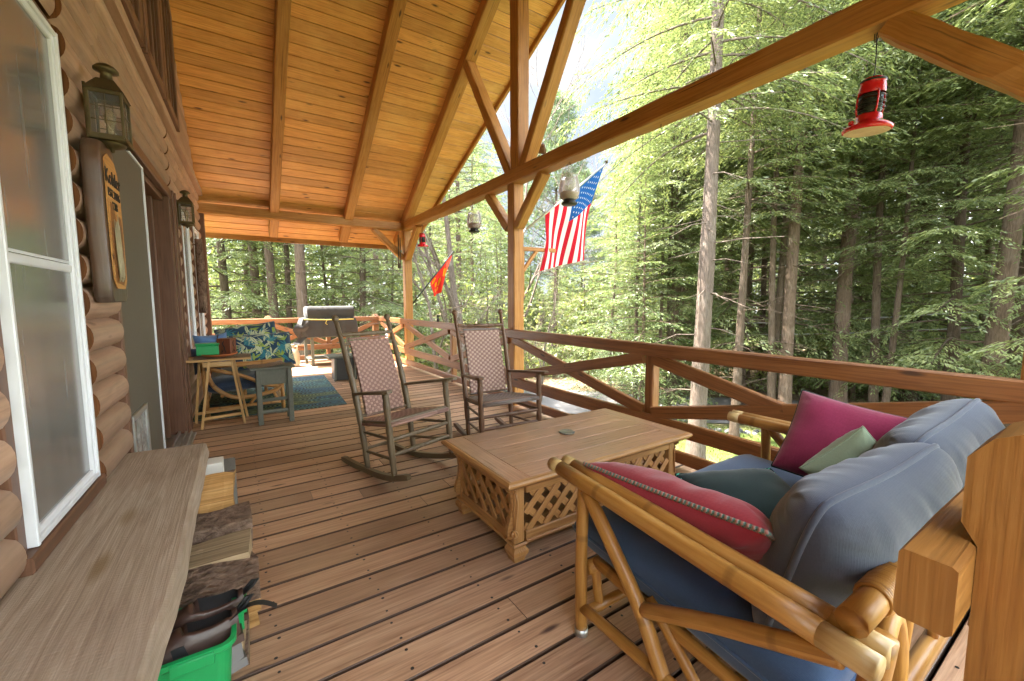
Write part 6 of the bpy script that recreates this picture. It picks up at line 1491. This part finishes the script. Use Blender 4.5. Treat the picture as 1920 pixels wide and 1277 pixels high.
# bare deciduous trees with fine branching
def bare_tree(seed, H, r0, depth=5, spread=.55):
    rs = random.Random(seed); mb = MB()
    def grow(p, d, L, r, lv):
        n = 5; pts = [p]; dd = d.copy()
        for i in range(n): dd = (dd+Vector((rs.gauss(0, .10), rs.gauss(0, .10), rs.gauss(.02, .06)))).normalized(); pts.append(pts[-1]+dd*L/n)
        mb.tube(pts, [r*(1-.45*i/n) for i in range(n+1)], 7 if lv > 2 else 4, 0, False)
        if lv <= 0: return
        for q in range(rs.choice((2, 3, 3)) if lv > 1 else 3):
            i = rs.randint(2, n); ax = Vector((rs.gauss(0, 1), rs.gauss(0, 1), rs.gauss(0, .6))); nd = (dd+ax.normalized()*rs.uniform(.45, .95)*spread*1.6).normalized(); grow(pts[i], nd, L*rs.uniform(.55, .8), r*.52*(1-.3*(n-i)/n), lv-1)
        grow(pts[-1], dd, L*.75, r*.55, lv-1)
    grow(Vector((0, 0, -.2)), Vector((0, 0, 1)), H*.36, r0, depth); return mb_mesh(mb, 'bare tree', M['barkgrey']), None
KZ = bare_tree(9, 13, .15, 5); KZ2 = bare_tree(21, 9, .10, 5, .7)
def plant_bare(k, loc, rz, sc, label): 
    t = thing('bare_tree', label, 'tree', loc, rz); t.scale = (sc, sc, sc); link('branches', k[0], t, False)
plant_bare(KZ, gz(at(27., 13.5)), .8, 1.05, 'bare spring tree with fine twigs left of the centre post')
plant_bare(KZ, gz(at(33.2, 19.)), 3.4, 1.05, 'leafless tree behind the struts above the tie beam')
plant_bare(KZ2, gz(at(23.5, 12.5)), 2.1, .85, 'small bare tree with pale tangled twigs behind the heraldic flag')
plant_bare(KZ2, gz(at(37., 14.)), 5.1, .55, 'low bare sapling behind the centre post railing')
# far woods as one mass beyond the countable trees
rng = np.random.RandomState(17); Qs = []; n = 120000
az = rng.uniform(-22, 105, n); d = rng.uniform(40, 52, n); gap = (az > 33.5) & (az < 46.5); back = rng.uniform(0, 1, n) < .30; az = np.where(back, rng.uniform(112, 335, n), az); d = np.where(back, rng.uniform(13, 22, n), d)  # back: unseen foliage behind the camera, added to cut sky fill
zmax = np.where(gap, 5.2+1.6*np.sin(az*1.3), 15+3*np.sin(az*.9)+2*np.sin(az*2.7)); z = G+.3+rng.uniform(0, 1, n)**.9*np.maximum(.5, zmax)
cl = np.where(az < 33, .9, 0)+np.sin(az*2.9+z*.8)+np.sin(z*1.7+az*.7)+np.sin(az*6.1-z*1.3); keep = cl+rng.normal(0, .8, n)+np.where(z < 6, .9, 0) > -.5; az, d, z = az[keep], d[keep], z[keep]; n = len(az)
P = np.stack([d*np.sin(np.radians(az)), d*np.cos(np.radians(az)), z], 1); D = unit(np.stack([rng.normal(0, 1, n), rng.normal(0, 1, n), rng.normal(-.35, .3, n)], 1)); S_ = unit(np.cross(D, rng.normal(0, 1, (n, 3))))
far_me = quad_mesh('far_woods', diamonds(P, D, S_, rng.uniform(.4, 1.0, n), rng.uniform(.14, .36, n)), M['leaffar']); fo = link('far_woods', far_me); tag(fo, 'mass of woods all around closing the view behind the trees and, unseen behind the camera, added to cut sky light', 'woods', kind='stuff')
mb = MB()
for i in range(90):
    c = at(rs.uniform(-20, 104), rs.uniform(36, 50)); r = rs.uniform(.07, .17); c.z = G-.1; h = rs.uniform(6, 11) if not 33 < math.degrees(math.atan2(c.x, c.y)) < 47 else 3.5; mb.tube([c, c+Vector((rs.uniform(-.2, .2), rs.uniform(-.2, .2), h*.5)), c+Vector((rs.uniform(-.4, .4), 0, h))], [r, r*.8, r*.3], 6, 0, False)
tr_o = mb.build('far_trunks', M['barkdark']); tag(tr_o, 'thicket of thin distant trunks under the far woods', 'trunks', kind='stuff')
# leafy undergrowth between the trunks
rng = np.random.RandomState(29); Q = []
for i in range(420):
    a_ = rng.uniform(-12, 98); dd_ = rng.uniform(17.5, 36); c = at(a_, dd_); c.z = ground_z(c.x, c.y); n_ = 110; sc_ = rng.uniform(.5, 1.4); c.z += 0 if i % 2 else rng.uniform(.3, 4.6)
    P = np.array([[c.x, c.y, c.z]])+rng.normal(0, 1, (n_, 3))*np.array([[.55, .55, .42]])*sc_+np.array([[0, 0, .55*sc_]]); D = unit(rng.normal(0, 1, (n_, 3))); Q.append(diamonds(P, D, unit(np.cross(D, rng.normal(0, 1, (n_, 3)))), rng.uniform(.12, .26, n_), rng.uniform(.06, .13, n_)))
uo = link('undergrowth', quad_mesh('undergrowth', np.concatenate(Q), M['leaflime'])); tag(uo, 'light green undergrowth between the trunks beyond the road', 'undergrowth', kind='stuff')
